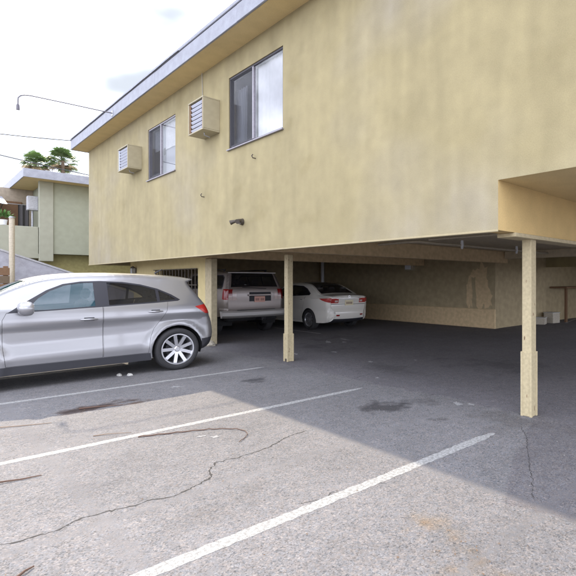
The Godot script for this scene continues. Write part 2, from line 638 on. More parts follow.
func blob(c: Vector2, rx: float, rz: float, y: float, ragged := 0.35, turn := 0.0) -> Mb:
	var mb := Mb.new()
	var p := []
	var n := 18
	for k in n:
		var a := TAU * k / n
		var r := 1.0 + rng.randf_range(-ragged, ragged)
		var q := Vector2(cos(a) * rx * r, sin(a) * rz * r).rotated(turn)
		p.append(Vector3(c.x + q.x, y, c.y + q.y))
	for k in n:
		mb.tri(Vector3(c.x, y, c.y), p[k], p[(k + 1) % n], Vector3.UP, Vector3.UP, Vector3.UP)
	return mb


func build_ground() -> void:
	var mb := Mb.new()
	mb.m2 = 1
	var xs := [-250.0, -16.0, -12.0, -8.0, -4.0, 0.0, 4.0, 8.0, 250.0]
	var zs := [-250.0, -15.0, -11.0, -7.0, -3.0, 1.0, 5.0, 9.0, 250.0]
	for i in xs.size() - 1:
		for j in zs.size() - 1:
			mb.quad(Vector3(xs[i], 0, zs[j]), Vector3(xs[i + 1], 0, zs[j]), Vector3(xs[i + 1], 0, zs[j + 1]), Vector3(xs[i], 0, zs[j + 1]), Vector3.UP)
	var g := put(mb, "parking_lot_ground", M.asphalt, self)
	structure(g)
	# stall lines
	var lines := [
		[Vector2(-5.30, 5.2), Vector2(-5.10, -0.30), 0.095, 0.5],
		[Vector2(-2.72, 5.2), Vector2(-2.55, -0.40), 0.095, 0.5],
		[Vector2(-0.155, 4.6), Vector2(-0.035, 0.03), 0.105, 1.0],
		[Vector2(-11.4, -4.13), Vector2(-8.75, -4.08), 0.09, 0.7],
		[Vector2(-5.0, -12.0), Vector2(-5.6, -14.4), 0.09, 0.7],
		[Vector2(2.4, 5.0), Vector2(2.55, 0.1), 0.1, 0.5],
		[Vector2(-7.85, 5.2), Vector2(-7.7, -0.2), 0.095, 0.5],
	]
	for l in lines:
		var pts := []
		var wd := []
		var a: Vector2 = l[0]
		var b: Vector2 = l[1]
		var n := int(a.distance_to(b) / 0.045)
		for i in n + 1:
			var f := float(i) / n
			pts.append(a.lerp(b, f) + Vector2(rng.randf_range(-0.003, 0.003), 0))
			var wdt: float = l[2] + rng.randf_range(-0.013, 0.013) * l[3]
			if f > 0.97:
				wdt *= lerpf(1.0, 0.35, (f - 0.97) / 0.03) * rng.randf_range(0.7, 1.1)
			wd.append(wdt)
		put(strip(pts, wd, 0.0012), "parking_line", M.line_paint, g)
	# worn paint marks on the carport floor and lot
	for s in [[-7.05, -3.1, 0.22, 0.05], [-7.2, -3.7, 0.20, 0.04], [-6.75, -3.35, 0.10, 0.05], [-2.0, 1.92, 0.03, 0.045], [-2.12, 2.0, 0.025, 0.035], [-4.62, 1.33, 0.05, 0.09], [-1.02, -0.62, 0.09, 0.05], [-0.85, -0.7, 0.05, 0.03], [-4.1, -1.9, 0.07, 0.04], [-5.6, -2.2, 0.09, 0.04], [-2.9, -1.0, 0.04, 0.03], [-6.0, -1.5, 0.10, 0.035], [-3.6, -2.6, 0.05, 0.03]]:
		put(blob(Vector2(s[0], s[1]), s[2], s[3], 0.0024, 0.5, rng.randf() * 0.6), "worn_paint_mark", M.worn_paint, g)
	# the long crack and its branches
	var cracks := [
		[Vector2(-1.07, 3.9), Vector2(-1.05, 3.57), Vector2(-1.01, 3.47), Vector2(-1.01, 3.3), Vector2(-1.08, 3.19), Vector2(-1.05, 3.06), Vector2(-1.01, 2.9), Vector2(-1.02, 2.8), Vector2(-0.95, 2.7), Vector2(-0.99, 2.55), Vector2(-1.08, 2.37), Vector2(-1.24, 2.29), Vector2(-1.35, 2.21), Vector2(-1.32, 2.01), Vector2(-1.35, 1.71), Vector2(-1.47, 1.49), Vector2(-1.52, 1.2)],
		[Vector2(-0.2, 2.15), Vector2(-0.13, 2.0), Vector2(-0.16, 1.9), Vector2(-0.05, 1.78), Vector2(-0.08, 1.66), Vector2(0.02, 1.5)],
		[Vector2(-3.0, 0.2), Vector2(-3.1, -0.1), Vector2(-3.05, -0.5), Vector2(-3.2, -0.9), Vector2(-3.15, -1.6), Vector2(-3.4, -2.5)],
		[Vector2(0.05, -0.35), Vector2(0.30, -0.05), Vector2(0.48, 0.25), Vector2(0.72, 0.62), Vector2(0.98, 1.05)],
	]
	var base_w := [0.015, 0.008, 0.007, 0.006]
	for ci in cracks.size():
		var pts := []
		var wd := []
		var c: Array = cracks[ci]
		for i in c.size() - 1:
			var seg := int(maxf(2, c[i].distance_to(c[i + 1]) / 0.022))
			for k in seg:
				pts.append(c[i].lerp(c[i + 1], float(k) / seg) + Vector2(rng.randf_range(-0.011, 0.011), rng.randf_range(-0.011, 0.011)))
				wd.append(maxf(0.0025, base_w[ci] * rng.randf_range(0.25, 1.5)))
		wd[0] = 0.001
		wd[wd.size() - 1] = 0.001
		put(strip(pts, wd, 0.0006), "crack", M.crack, g)


# ------------------------------------------------------------------ main building
const FB := 2.03      # underside of the raised facade
const FT := 5.62      # soffit of the eave
const XE := -15.35    # far end of the facade


func wall_with_holes(mb: Mb, rects: Array, x0: float, x1: float, y0: float, y1: float, z: float, nz: float) -> void:
	var xs := [x0, x1]
	var ys := [y0, y1]
	for r in rects:
		xs.append_array([r[0], r[1]])
		ys.append_array([r[2], r[3]])
	xs.sort()
	ys.sort()
	for i in xs.size() - 1:
		for j in ys.size() - 1:
			var cx: float = (xs[i] + xs[i + 1]) * 0.5
			var cy: float = (ys[j] + ys[j + 1]) * 0.5
			if xs[i + 1] - xs[i] < 1e-4 or ys[j + 1] - ys[j] < 1e-4:
				continue
			var hole := false
			for r in rects:
				hole = hole or (cx > r[0] and cx < r[1] and cy > r[2] and cy < r[3])
			if not hole:
				mb.quad(Vector3(xs[i], ys[j], z), Vector3(xs[i + 1], ys[j], z), Vector3(xs[i + 1], ys[j + 1], z), Vector3(xs[i], ys[j + 1], z), Vector3(0, 0, nz))


func reveal(mb: Mb, r: Array, z0: float, z1: float) -> void:
	mb.quad(Vector3(r[0], r[2], z0), Vector3(r[0], r[3], z0), Vector3(r[0], r[3], z1), Vector3(r[0], r[2], z1), Vector3.RIGHT)
	mb.quad(Vector3(r[1], r[2], z0), Vector3(r[1], r[3], z0), Vector3(r[1], r[3], z1), Vector3(r[1], r[2], z1), Vector3.LEFT)
	mb.quad(Vector3(r[0], r[2], z0), Vector3(r[1], r[2], z0), Vector3(r[1], r[2], z1), Vector3(r[0], r[2], z1), Vector3.UP)
	mb.quad(Vector3(r[0], r[3], z0), Vector3(r[1], r[3], z0), Vector3(r[1], r[3], z1), Vector3(r[0], r[3], z1), Vector3.DOWN)


const W1 := [-5.80, -3.98, 3.90, 5.20]
const W2 := [-10.0, -8.30, 3.93, 5.15]


func build_main() -> void:
	var b := thing("apartment_building", "long yellow stucco apartment block raised over a carport, with a pale grey eave", "building")
	# upper facade: lower over the parking bays (x < 0), stepped up over the driveway (x > 0)
	var mb := Mb.new()
	mb.m2 = 2
	wall_with_holes(mb, [W1, W2], XE, 0.0, FB, FT, 0.0, 1.0)
	wall_with_holes(mb, [], 0.0, 3.4, 2.53, FT, 0.0, 1.0)
	reveal(mb, W1, 0.0, -0.14)
	reveal(mb, W2, 0.0, -0.14)
	# ends and back of the upper storey
	mb.quad(Vector3(XE, FB, 0), Vector3(XE, FT, 0), Vector3(XE, FT, -12), Vector3(XE, FB, -12), Vector3.LEFT)
	mb.quad(Vector3(3.4, 2.53, 0), Vector3(3.4, FT, 0), Vector3(3.4, FT, -12), Vector3(3.4, 2.53, -12), Vector3.RIGHT)
	mb.quad(Vector3(XE, FB, -12), Vector3(3.4, FB, -12), Vector3(3.4, FT, -12), Vector3(XE, FT, -12), Vector3.FORWARD)
	# inner face of the dropped facade
	mb.quad(Vector3(XE, FB, -0.2), Vector3(-0.2, FB, -0.2), Vector3(-0.2, 2.42, -0.2), Vector3(XE, 2.42, -0.2), Vector3.FORWARD)
	mb.quad(Vector3(XE, FB, 0), Vector3(-0.2, FB, 0), Vector3(-0.2, FB, -0.2), Vector3(XE, FB, -0.2), Vector3.DOWN)
	put(mb, "wall", M.facade, b)
	# casing bead along the lower edge
	mb = Mb.new()
	mb.cbox(Vector3((XE - 0.0) / 2.0, FB - 0.006, 0.004), Vector3(-XE + 0.008, 0.022, 0.016), 0.004)
	put(mb, "edge_bead", M.stucco, b)
	# band over the driveway edge: turns the corner and runs back
	mb = Mb.new()
	mb.quad(Vector3(0, FB, 0), Vector3(0, FB, -12), Vector3(0, 2.53, -12), Vector3(0, 2.53, 0), Vector3.RIGHT)
	mb.quad(Vector3(-0.2, FB, -0.2), Vector3(-0.2, FB, -12), Vector3(-0.2, 2.42, -12), Vector3(-0.2, 2.42, -0.2), Vector3.LEFT)
	mb.quad(Vector3(0, FB, 0), Vector3(0, FB, -12), Vector3(-0.2, FB, -12), Vector3(-0.2, FB, 0), Vector3.DOWN)
	put(mb, "beam", M.stucco_band, b)
	mb = Mb.new()
	mb.cbox(Vector3(-0.095, FB - 0.024, -6.15), Vector3(0.235, 0.045, 11.7), 0.005)
	put(mb, "beam_trim", M.post, b)
	# soffit over the driveway
	mb = Mb.new()
	mb.quad(Vector3(0, 2.53, 0), Vector3(3.4, 2.53, 0), Vector3(3.4, 2.53, -12), Vector3(0, 2.53, -12), Vector3.DOWN)
	put(mb, "driveway_soffit", M.soffit, b)
	# carport ceiling
	mb = Mb.new()
	mb.box(Vector3(XE, 2.42, -15.2), Vector3(-0.2, 2.5, -0.2))
	put(mb, "carport_ceiling", M.ceiling, b)
	# drop beams across the carport, over the posts
	for x in [-5.36, -8.86]:
		mb = Mb.new()
		mb.cbox(Vector3(x, (2.07 + 2.42) / 2.0, -4.37), Vector3(0.22, 0.35, 8.3), 0.01)
		put(mb, "beam", M.wainscot, b)
	mb = Mb.new()
	mb.cbox(Vector3(-2.78, 2.31, -8.40), Vector3(4.9, 0.22, 0.2), 0.01)
	put(mb, "beam", M.ceiling, b)
	# roof
	mb = Mb.new()
	mb.box(Vector3(-15.5, FT + 0.02, -12.4), Vector3(3.7, FT + 0.30, 0.40))
	var roof := put(mb, "roof", M.roofing, b)
	mb = Mb.new()
	mb.box(Vector3(-15.48, FT - 0.004, 0.0), Vector3(3.7, FT + 0.018, 0.40))
	put(mb, "eave_soffit", M.soffit, roof)
	# fascia boards with butt joints, end fascia, metal drip edge
	var joints := [-15.52, -11.9, -8.2, -4.6, -1.0, 3.7]
	for i in joints.size() - 1:
		mb = Mb.new()
		var jz := 0.405 + 0.003 * (i % 2)
		mb.cbox(Vector3((joints[i] + joints[i + 1]) / 2.0, FT + 0.125, jz + 0.015), Vector3(joints[i + 1] - joints[i] - 0.004, 0.27, 0.034), 0.004)
		put(mb, "fascia_board", M.fascia, roof)
	mb = Mb.new()
	mb.cbox(Vector3(-15.53, FT + 0.125, -6.0), Vector3(0.034, 0.27, 12.8), 0.004)
	put(mb, "fascia_board", M.fascia, roof)
	mb = Mb.new()
	mb.cbox(Vector3(-5.9, FT + 0.302, 0.40), Vector3(19.3, 0.055, 0.10), 0.008)
	put(mb, "drip_edge", M.fascia, roof)
	mb = Mb.new()
	mb.cbox(Vector3(-5.9, FT + 0.337, 0.38), Vector3(19.35, 0.018, 0.12), 0.004)
	put(mb, "flashing", M.flashing, roof)
	# posts
	for p in [Vector2(-0.085, -0.76), Vector2(-5.33, -0.93)]:
		var near: bool = p.x > -1.0
		mb = Mb.new()
		mb.cbox(Vector3(p.x, 1.02, p.y), Vector3(0.118, 2.0, 0.118), 0.008)
		var post := put(mb, "post", M.post, b)
		mb = Mb.new()
		var hh := 0.72 if near else 0.52
		mb.cbox(Vector3(p.x, hh / 2.0, p.y), Vector3(0.128, hh, 0.128), 0.006)
		for q in [[1, 1], [1, -1], [-1, 1], [-1, -1]]:
			mb.cbox(Vector3(p.x + q[0] * 0.056, hh / 2.0, p.y + q[1] * 0.056), Vector3(0.03, hh + 0.008, 0.03), 0.004)
		put(mb, "post_sleeve", M.post, post)
		for k in 9:
			mb = Mb.new()
			var on_x := k % 2 == 0
			var cy := rng.randf_range(0.75, 1.95) if k < 6 else rng.randf_range(0.05, 0.6)
			var half := 0.0592 if k < 6 else 0.0642
			var cc := Vector3(p.x + (half if on_x else rng.randf_range(-0.03, 0.03)), cy, p.y + (rng.randf_range(-0.03, 0.03) if on_x else half))
			var nn := Vector3.RIGHT if on_x else Vector3.BACK
			var ring := []
			for q in 9:
				var an := TAU * q / 9
				var rr := rng.randf_range(0.4, 1.0)
				ring.append(cc + Vector3(0.0 if on_x else cos(an) * 0.010 * rr, sin(an) * 0.028 * rr, cos(an) * 0.010 * rr if on_x else 0.0))
			for q in 9:
				mb.tri(cc, ring[q], ring[(q + 1) % 9], nn, nn, nn)
			put(mb, "paint_chip", M.rust, post)
		if not near:
			mb = Mb.new()
			mb.cbox(Vector3(p.x + 0.02, 0.03, p.y + 0.066), Vector3(0.06, 0.05, 0.012), 0.003)
			put(mb, "post_bracket", M.iron, post)
	mb = Mb.new()
	mb.cbox(Vector3(-8.915, 1.03, -1.03), Vector3(0.34, 2.06, 0.15), 0.012)
	put(mb, "pillar", M.pillar, b)
	# wall with the barred opening, left of the pillar
	mb = Mb.new()
	var op := [-12.5, -9.55, 0.95, 1.83]
	wall_with_holes(mb, [op], -14.75, -9.06, 0.0, 2.42, -0.98, 1.0)
	wall_with_holes(mb, [op], -14.75, -9.06, 0.0, 2.42, -1.16, -1.0)
	reveal(mb, op, -0.98, -1.16)
	mb.quad(Vector3(-14.75, 0, -0.98), Vector3(-14.75, 2.42, -0.98), Vector3(-14.75, 2.42, -1.16), Vector3(-14.75, 0, -1.16), Vector3.LEFT)
	put(mb, "ground_floor_wall", M.room_wall, b)
	var gr := Node3D.new()
	gr.name = "window_grille"
	b.add_child(gr)
	for i in 14:
		mb = Mb.new()
		mb.cbox(Vector3(lerpf(-12.4, -9.65, i / 13.0), 1.39, -0.955), Vector3(0.02, 0.9, 0.02), 0.003)
		put(mb, "bar", M.iron, gr)
	for y in [0.97, 1.42, 1.83]:
		mb = Mb.new()
		mb.cbox(Vector3(-11.02, y, -0.94), Vector3(3.0, 0.022, 0.022), 0.003)
		put(mb, "rail", M.iron, gr)
	# back wall of the bays with its pale lower course and the side wall that turns away
	mb = Mb.new()
	mb.box(Vector3(-15.3, 0.0, -8.75), Vector3(-5.74, 2.42, -8.55))
	mb.box(Vector3(-6.15, 0.0, -15.0), Vector3(-5.78, 2.42, -8.75))
	put(mb, "back_wall", M.back_wall, b)
	mb = Mb.new()
	mb.cbox(Vector3(-10.5, 0.31, -8.535), Vector3(9.56, 0.62, 0.06), 0.012)
	put(mb, "wall_base", M.wainscot, b)
	# patches of old render on the back wall by the corner
	var np_ := 0
	for s in [[-6.25, 1.35, 0.30, 0.75], [-6.75, 1.1, 0.16, 0.55], [-6.05, 0.95, 0.22, 0.35], [-6.5, 1.75, 0.22, 0.16]]:
		mb = Mb.new()
		var c := Vector3(s[0], s[1], -8.546 + 0.003 * np_)
		np_ += 1
		var ring := []
		for k in 22:
			var a := TAU * k / 22
			ring.append(c + Vector3(cos(a) * s[2], sin(a) * s[3], 0) * rng.randf_range(0.65, 1.15))
		for k in 22:
			mb.tri(c, ring[k], ring[(k + 1) % 22], Vector3.BACK, Vector3.BACK, Vector3.BACK)
		put(mb, "render_patch", M.wainscot, b)
	mb = Mb.new()
	mb.box(Vector3(-15.35, 0.0, -8.6), Vector3(-15.2, 2.42, -1.6))
	put(mb, "end_wall", M.back_wall, b)
	mb = Mb.new()
	mb.box(Vector3(-5.78, 0.0, -15.2), Vector3(-0.2, 2.42, -15.0))
	put(mb, "far_wall", M.back_wall, b)
	for z in [-0.8, -6.0, -11.6]:
		mb = Mb.new()
		mb.cbox(Vector3(3.3, 1.265, z), Vector3(0.118, 2.52, 0.118), 0.008)
		put(mb, "post", M.post, b)
	# timber ledge with lockers under it, at the far wall
	mb = Mb.new()
	mb.cbox(Vector3(-5.42, 1.28, -13.6), Vector3(0.68, 0.06, 2.7), 0.006)
	var ledge := put(mb, "ledge", M.wood, b)
	for z in [-12.35, -13.6, -14.85]:
		mb = Mb.new()
		mb.cbox(Vector3(-5.15, 0.62, z), Vector3(0.09, 1.24, 0.09), 0.006)
		put(mb, "leg", M.wood, ledge)
	# windows
	window(b, W1, true)
	window(b, W2, false)
	# pipe run under the ceiling
	mb = Mb.new()
	mb.tube([Vector3(-5.2, 2.33, -3.1), Vector3(-4.3, 2.34, -3.1), Vector3(-4.05, 2.34, -3.2), Vector3(-3.85, 2.31, -3.5), Vector3(-3.8, 2.31, -3.9), Vector3(-3.75, 2.31, -14.8)], 0.028, 8)
	var pipe := put(mb, "pipe", M.pipe, b)
	for z in [-4.3, -6.6, -8.9, -11.2]:
		mb = Mb.new()
		mb.tube([Vector3(-3.78, 2.42, z), Vector3(-3.78, 2.30, z), Vector3(-3.78, 2.23, z)], [0.03, 0.04, 0.022], 8)
		put(mb, "pipe_fitting", M.pvc, pipe)
	mb = Mb.new()
	mb.tube([Vector3(-0.4, 2.34, -3.0), Vector3(-3.6, 2.34, -3.0)], 0.02, 8)
	put(mb, "pipe", M.pipe, b)
	mb = Mb.new()
	mb.tube([Vector3(-14.83, 0.0, -8.47), Vector3(-14.83, 2.42, -8.47)], 0.07, 10)
	put(mb, "downpipe", M.pvc, b)


func window(b: Node3D, r: Array, big: bool) -> void:
	var w := Node3D.new()
	w.name = "window"
	b.add_child(w, true)
	var zf := -0.05
	var fr := 0.035
	var x0: float = r[0]
	var x1: float = r[1]
	var y0: float = r[2]
	var y1: float = r[3]
	var xm := lerpf(x0, x1, 0.47)
	var mb := Mb.new()
	mb.cbox(Vector3((x0 + x1) / 2, y0 + fr / 2, zf), Vector3(x1 - x0, fr, 0.07), 0.004)
	mb.cbox(Vector3((x0 + x1) / 2, y1 - fr / 2, zf), Vector3(x1 - x0, fr, 0.07), 0.004)
	mb.cbox(Vector3(x0 + fr / 2, (y0 + y1) / 2, zf), Vector3(fr, y1 - y0 - 2 * fr, 0.07), 0.004)
	mb.cbox(Vector3(x1 - fr / 2, (y0 + y1) / 2, zf), Vector3(fr, y1 - y0 - 2 * fr, 0.07), 0.004)
	put(mb, "frame", M.dark_frame if big else M.aluminium, w)
	mb = Mb.new()
	mb.cbox(Vector3(xm, (y0 + y1) / 2, zf + 0.012), Vector3(0.045, y1 - y0 - 2 * fr, 0.06), 0.004)
	mb.cbox(Vector3((x0 + xm) / 2, y0 + fr + 0.016, zf + 0.012), Vector3(xm - x0 - 0.1, 0.03, 0.04), 0.004)
	put(mb, "sash", M.aluminium, w)
	mb = Mb.new()
	mb.cbox(Vector3((x0 + x1) / 2, y0 - 0.012, 0.012), Vector3(x1 - x0 + 0.05, 0.024, 0.05), 0.004)
	put(mb, "sill", M.aluminium, w)
	for k in 2:
		mb = Mb.new()
		var a := x0 + fr if k == 0 else xm
		var c := xm if k == 0 else x1 - fr
		mb.box(Vector3(a + 0.01, y0 + fr, zf - 0.004 + 0.02 * k), Vector3(c - 0.01, y1 - fr, zf + 0.001 + 0.02 * k))
		put(mb, "pane", M.pane, w)
	mb = Mb.new()
	mb.box(Vector3(x0 + fr, y0 + fr, zf + 0.036), Vector3(xm - 0.03, y1 - fr, zf + 0.038))
	put(mb, "insect_screen", M.screen, w)
	# the dim room behind
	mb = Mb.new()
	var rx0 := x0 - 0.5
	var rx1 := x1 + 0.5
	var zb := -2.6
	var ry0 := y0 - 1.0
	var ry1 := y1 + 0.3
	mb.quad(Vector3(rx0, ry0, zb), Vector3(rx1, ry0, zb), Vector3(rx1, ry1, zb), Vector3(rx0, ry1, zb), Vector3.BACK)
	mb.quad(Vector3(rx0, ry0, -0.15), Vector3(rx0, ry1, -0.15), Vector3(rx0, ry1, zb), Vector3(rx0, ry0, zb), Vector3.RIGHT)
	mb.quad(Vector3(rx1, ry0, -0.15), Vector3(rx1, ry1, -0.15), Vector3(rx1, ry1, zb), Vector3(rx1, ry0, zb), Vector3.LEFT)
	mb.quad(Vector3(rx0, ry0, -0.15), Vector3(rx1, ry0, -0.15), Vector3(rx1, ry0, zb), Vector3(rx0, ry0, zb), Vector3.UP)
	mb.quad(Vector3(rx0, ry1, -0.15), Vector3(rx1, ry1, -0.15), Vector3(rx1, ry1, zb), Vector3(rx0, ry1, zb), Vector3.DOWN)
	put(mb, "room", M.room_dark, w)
	if big:
		# gathered curtain in the left light, white sheet in the right one
		mb = Mb.new()
		var cols := 60
		for i in cols:
			var f0 := float(i) / cols
			var f1 := float(i + 1) / cols
			for j in 8:
				var g0 := j / 8.0
				var g1 := (j + 1) / 8.0
				var q := []
				for fg in [[f0, g0], [f1, g0], [f1, g1], [f0, g1]]:
					var f: float = fg[0]
					var g: float = fg[1]
					var half := lerpf(0.34, 0.19, pow(g, 0.8))
					var cxm := x0 - 0.02
					q.append(Vector3(cxm + (f - 0.5) * 2.0 * half + g * 0.05, y1 - 0.16 - g * 1.06, -0.20 + 0.03 * sin(f * 47.0 + g * 1.5)))
				var nn: Vector3 = (q[1] - q[0]).cross(q[3] - q[0]).normalized()
				if nn.z < 0:
					nn = -nn
				mb.quad(q[0], q[1], q[2], q[3], nn)
		put(mb, "curtain", M.curtain, w)
		mb = Mb.new()
		mb.cbox(Vector3(x0 + 0.0, y1 - 0.15, -0.20), Vector3(0.85, 0.02, 0.02), 0.004)
		put(mb, "curtain_rod", M.dark_frame, w)
		mb = Mb.new()
		wavy_sheet(mb, xm + 0.02, x1 - 0.03, y0 + 0.03, y1 - 0.03, -0.10, 0.004)
		put(mb, "blind", M.blind, w)
	else:
		mb = Mb.new()
		wavy_sheet(mb, xm + 0.02, x1 - 0.03, y0 + 0.62, y1 - 0.03, -0.11, 0.004)
		put(mb, "blind", M.blind, w)
		mb = Mb.new()
		wavy_sheet(mb, x0 + 0.04, xm - 0.02, y0 + 0.70, y1 - 0.03, -0.15, 0.006)
		put(mb, "blind", M.curtain, w)
		for i in 9:
			mb = Mb.new()
			mb.cbox(Vector3(lerpf(xm + 0.07, x1 - 0.07, i / 8.0), y0 + 0.33, -0.13), Vector3(0.075, 0.6, 0.012), 0.003, Basis(Vector3.UP, 0.25))
			put(mb, "blind_slat", M.grey_slat, w)
		mb = Mb.new()
		mb.cbox(Vector3(lerpf(x0, xm, 0.62), y0 + 0.30, -0.34), Vector3(0.42, 0.62, 0.2), 0.01)
		put(mb, "headboard", M.grey_slat, w)


func wavy_sheet(mb: Mb, x0: float, x1: float, y0: float, y1: float, z: float, amp: float) -> void:
	var n := 24
	for i in n:
		var fx0 := lerpf(x0, x1, float(i) / n)
		var fx1 := lerpf(x0, x1, float(i + 1) / n)
		var z0 := z + amp * sin(i * 1.9) + amp * sin(i * 0.7)
		var z1 := z + amp * sin((i + 1) * 1.9) + amp * sin((i + 1) * 0.7)
		mb.flat_quad(Vector3(fx0, y0, z0), Vector3(fx1, y0, z1), Vector3(fx1, y1, z1), Vector3(fx0, y1, z0), Vector3.BACK)


# ------------------------------------------------------------------ building and stair at the far end of the lot
func build_neighbour() -> void:
	var b := thing("balcony_building", "low pale green stucco building with a flat grey roof and a walled balcony", "building")
	var mb := Mb.new()
	mb.box(Vector3(-27.0, 2.46, -6.0), Vector3(-18.0, 4.94, 0.62))
	put(mb, "wall", M.green_wall, b)
	mb = Mb.new()
	mb.cbox(Vector3(-18.05, 3.57, 0.63), Vector3(0.22, 2.74, 0.38), 0.01)
	put(mb, "pier", M.cream_wall, b)
	mb = Mb.new()
	mb.box(Vector3(-27.0, 0.0, -6.0), Vector3(-18.5, 2.455, 0.60))
	mb.box(Vector3(-27.0, 0.0, 0.60), Vector3(-19.4, 2.29, 4.0))
	put(mb, "ground_floor_wall", M.olive_wall, b)
	mb = Mb.new()
	mb.box(Vector3(-22.0, 2.455, 0.625), Vector3(-20.4, 4.93, 4.0))
	put(mb, "porch_wall", M.porch_wall, b)
	mb = Mb.new()
	mb.box(Vector3(-20.4, 2.30, 0.625), Vector3(-18.02, 2.45, 4.0))
	put(mb, "balcony_floor", M.cream_wall, b)
	mb = Mb.new()
	mb.cbox(Vector3(-18.1, 2.90, 2.42), Vector3(0.16, 0.92, 3.18), 0.01)
	put(mb, "balcony_wall", M.cream_wall, b)
	mb = Mb.new()
	mb.box(Vector3(-27.0, 4.945, -6.4), Vector3(-17.47, 5.18, 1.27))
	var roof := put(mb, "roof", M.roofing, b)
	mb = Mb.new()
	mb.box(Vector3(-27.0, 4.93, -6.4), Vector3(-17.47, 4.943, 1.27))
	put(mb, "eave_soffit", M.soffit, roof)
	mb = Mb.new()
	mb.cbox(Vector3(-17.455, 5.065, -2.56), Vector3(0.03, 0.28, 7.7), 0.005)
	put(mb, "fascia_board", M.fascia, roof)
	mb = Mb.new()
	mb.cbox(Vector3(-22.2, 5.065, 1.285), Vector3(9.5, 0.28, 0.03), 0.005)
	put(mb, "fascia_board", M.fascia, roof)
	mb = Mb.new()
	mb.cbox(Vector3(-20.38, 3.45, 1.35), Vector3(0.05, 2.0, 0.8), 0.008)
	var door := put(mb, "door", M.wood, b)
	mb = Mb.new()
	mb.cbox(Vector3(-20.34, 3.4, 1.02), Vector3(0.05, 0.05, 0.12), 0.008)
	put(mb, "handle", M.galv, door)
	mb = Mb.new()
	mb.cbox(Vector3(-20.36, 3.9, 2.55), Vector3(0.06, 1.0, 0.9), 0.008)
	var wn := put(mb, "window", M.dark_frame, b)
	mb = Mb.new()
	mb.cbox(Vector3(-20.325, 3.9, 2.55), Vector3(0.01, 0.9, 0.8), 0.002)
	put(mb, "pane", M.privacy_glass, wn)
	# meter box, heater and hung cloths on the porch
	var h := thing("meter_cabinet", "white metal cabinet mounted high on the porch pier of the green building", "cabinet", Vector3(-18.32, 3.92, 0.94))
	mb = Mb.new()
	mb.cbox(Vector3(0, 0.26, 0), Vector3(0.26, 0.48, 0.30), 0.012)
	put(mb, "case", M.cabinet, h)
	mb = Mb.new()
	mb.cbox(Vector3(0.135, 0.26, 0), Vector3(0.014, 0.40, 0.24), 0.004)
	put(mb, "door", M.cabinet, h)
	mb = Mb.new()
	mb.tube([Vector3(-0.05, 0.02, 0), Vector3(-0.05, -0.55, 0.0)], 0.03, 8)
	put(mb, "conduit", M.galv, h)
	var c := thing("laundry_cloth", "dark cloth hanging on the porch beside the white cabinet", "cloth", Vector3(-19.2, 3.35, 1.05))
	mb = Mb.new()
	for i in 10:
		var z0 := -0.14 + 0.03 * i
		mb.flat_quad(Vector3(0.03 * sin(i * 1.3), 0, z0), Vector3(0.03 * sin((i + 1) * 1.3), 0, z0 + 0.03), Vector3(0.02 * sin((i + 1) * 1.3), 0.85, z0 + 0.03), Vector3(0.02 * sin(i * 1.3), 0.85, z0), Vector3.RIGHT)
	put(mb, "cloth", M.seat_cloth, c)
	mb = Mb.new()
	mb.tube([Vector3(0, 0.86, -0.4), Vector3(0, 0.86, 0.6)], 0.012, 6)
	put(mb, "rod", M.galv, c)
	var pl := thing("balcony_plant", "leafy green potted plant standing on the balcony wall at the picture's left edge", "plant", Vector3(-18.1, 3.36, 1.72))
	mb = Mb.new()
	mb.lathe([Vector2(0.001, 0.0), Vector2(0.09, 0.0), Vector2(0.12, 0.17), Vector2(0.10, 0.17), Vector2(0.09, 0.14), Vector2(0.001, 0.14)], Transform3D.IDENTITY, 16)
	put(mb, "pot", M.pvc, pl)
	mb = Mb.new()
	for i in 120:
		var d := Vector3(rng.randfn(), absf(rng.randfn()) * 0.9, rng.randfn()).normalized() * rng.randf_range(0.05, 0.24)
		leaf_card(mb, Vector3(0, 0.24, 0) + d, d.normalized() + Vector3(0, 0.3, 0), rng.randf_range(0.07, 0.12), 0.03)
	put(mb, "foliage", M.leaf_green, pl)
	# awning at the left edge
	var aw := thing("metal_awning", "dark sloping metal awning beyond the balcony at the picture's left edge", "awning", Vector3(-19.5, 4.35, 1.75))
	mb = Mb.new()
	for i in 14:
		var z0 := -0.15 + i * 0.15
		mb.cbox(Vector3(0.0, 0.0 + 0.012 * (i % 2), z0), Vector3(1.4, 0.02, 0.15), 0.003, Basis(Vector3.BACK, -0.30))
	put(mb, "sheet", M.flashing, aw)
	for z in [-0.1, 1.85]:
		mb = Mb.new()
		mb.tube([Vector3(0.62, -0.22, z), Vector3(-0.85, -0.55, z)], 0.018, 6)
		put(mb, "brace", M.iron, aw)
	# exterior stair with a solid parapet
	var s := thing("exterior_stair", "outdoor stair with a solid white sloping side wall behind the silver hatchback", "stair", Vector3(-14.5, 0, 0))
	mb = Mb.new()
	mb.extrude(PackedVector2Array([Vector2(-2.0, 0.0), Vector2(4.2, 0.0), Vector2(4.2, 3.13), Vector2(-2.0, 0.70)]), Vector3(-0.07, 0, 0), Vector3.BACK, Vector3.UP, Vector3(0.14, 0, 0))
	put(mb, "side_wall", M.white_wall, s)
	mb = Mb.new()
	mb.extrude(PackedVector2Array([Vector2(-2.0, 0.705), Vector2(4.2, 3.135), Vector2(4.2, 3.185), Vector2(-2.0, 0.755)]), Vector3(-0.09, 0, 0), Vector3.BACK, Vector3.UP, Vector3(0.18, 0, 0))
	put(mb, "coping", M.cabinet, s)
	for i in 14:
		mb = Mb.new()
		mb.box(Vector3(-1.25, 0.0, -1.9 + i * 0.43), Vector3(-0.075, 0.168 * (i + 1), -1.9 + (i + 1) * 0.43 - 0.002))
		put(mb, "step", M.concrete, s)
	var po := thing("metal_pole", "slim pale beige pole in front of the white stair wall", "pole", Vector3(-14.05, 0, 1.98))
	mb = Mb.new()
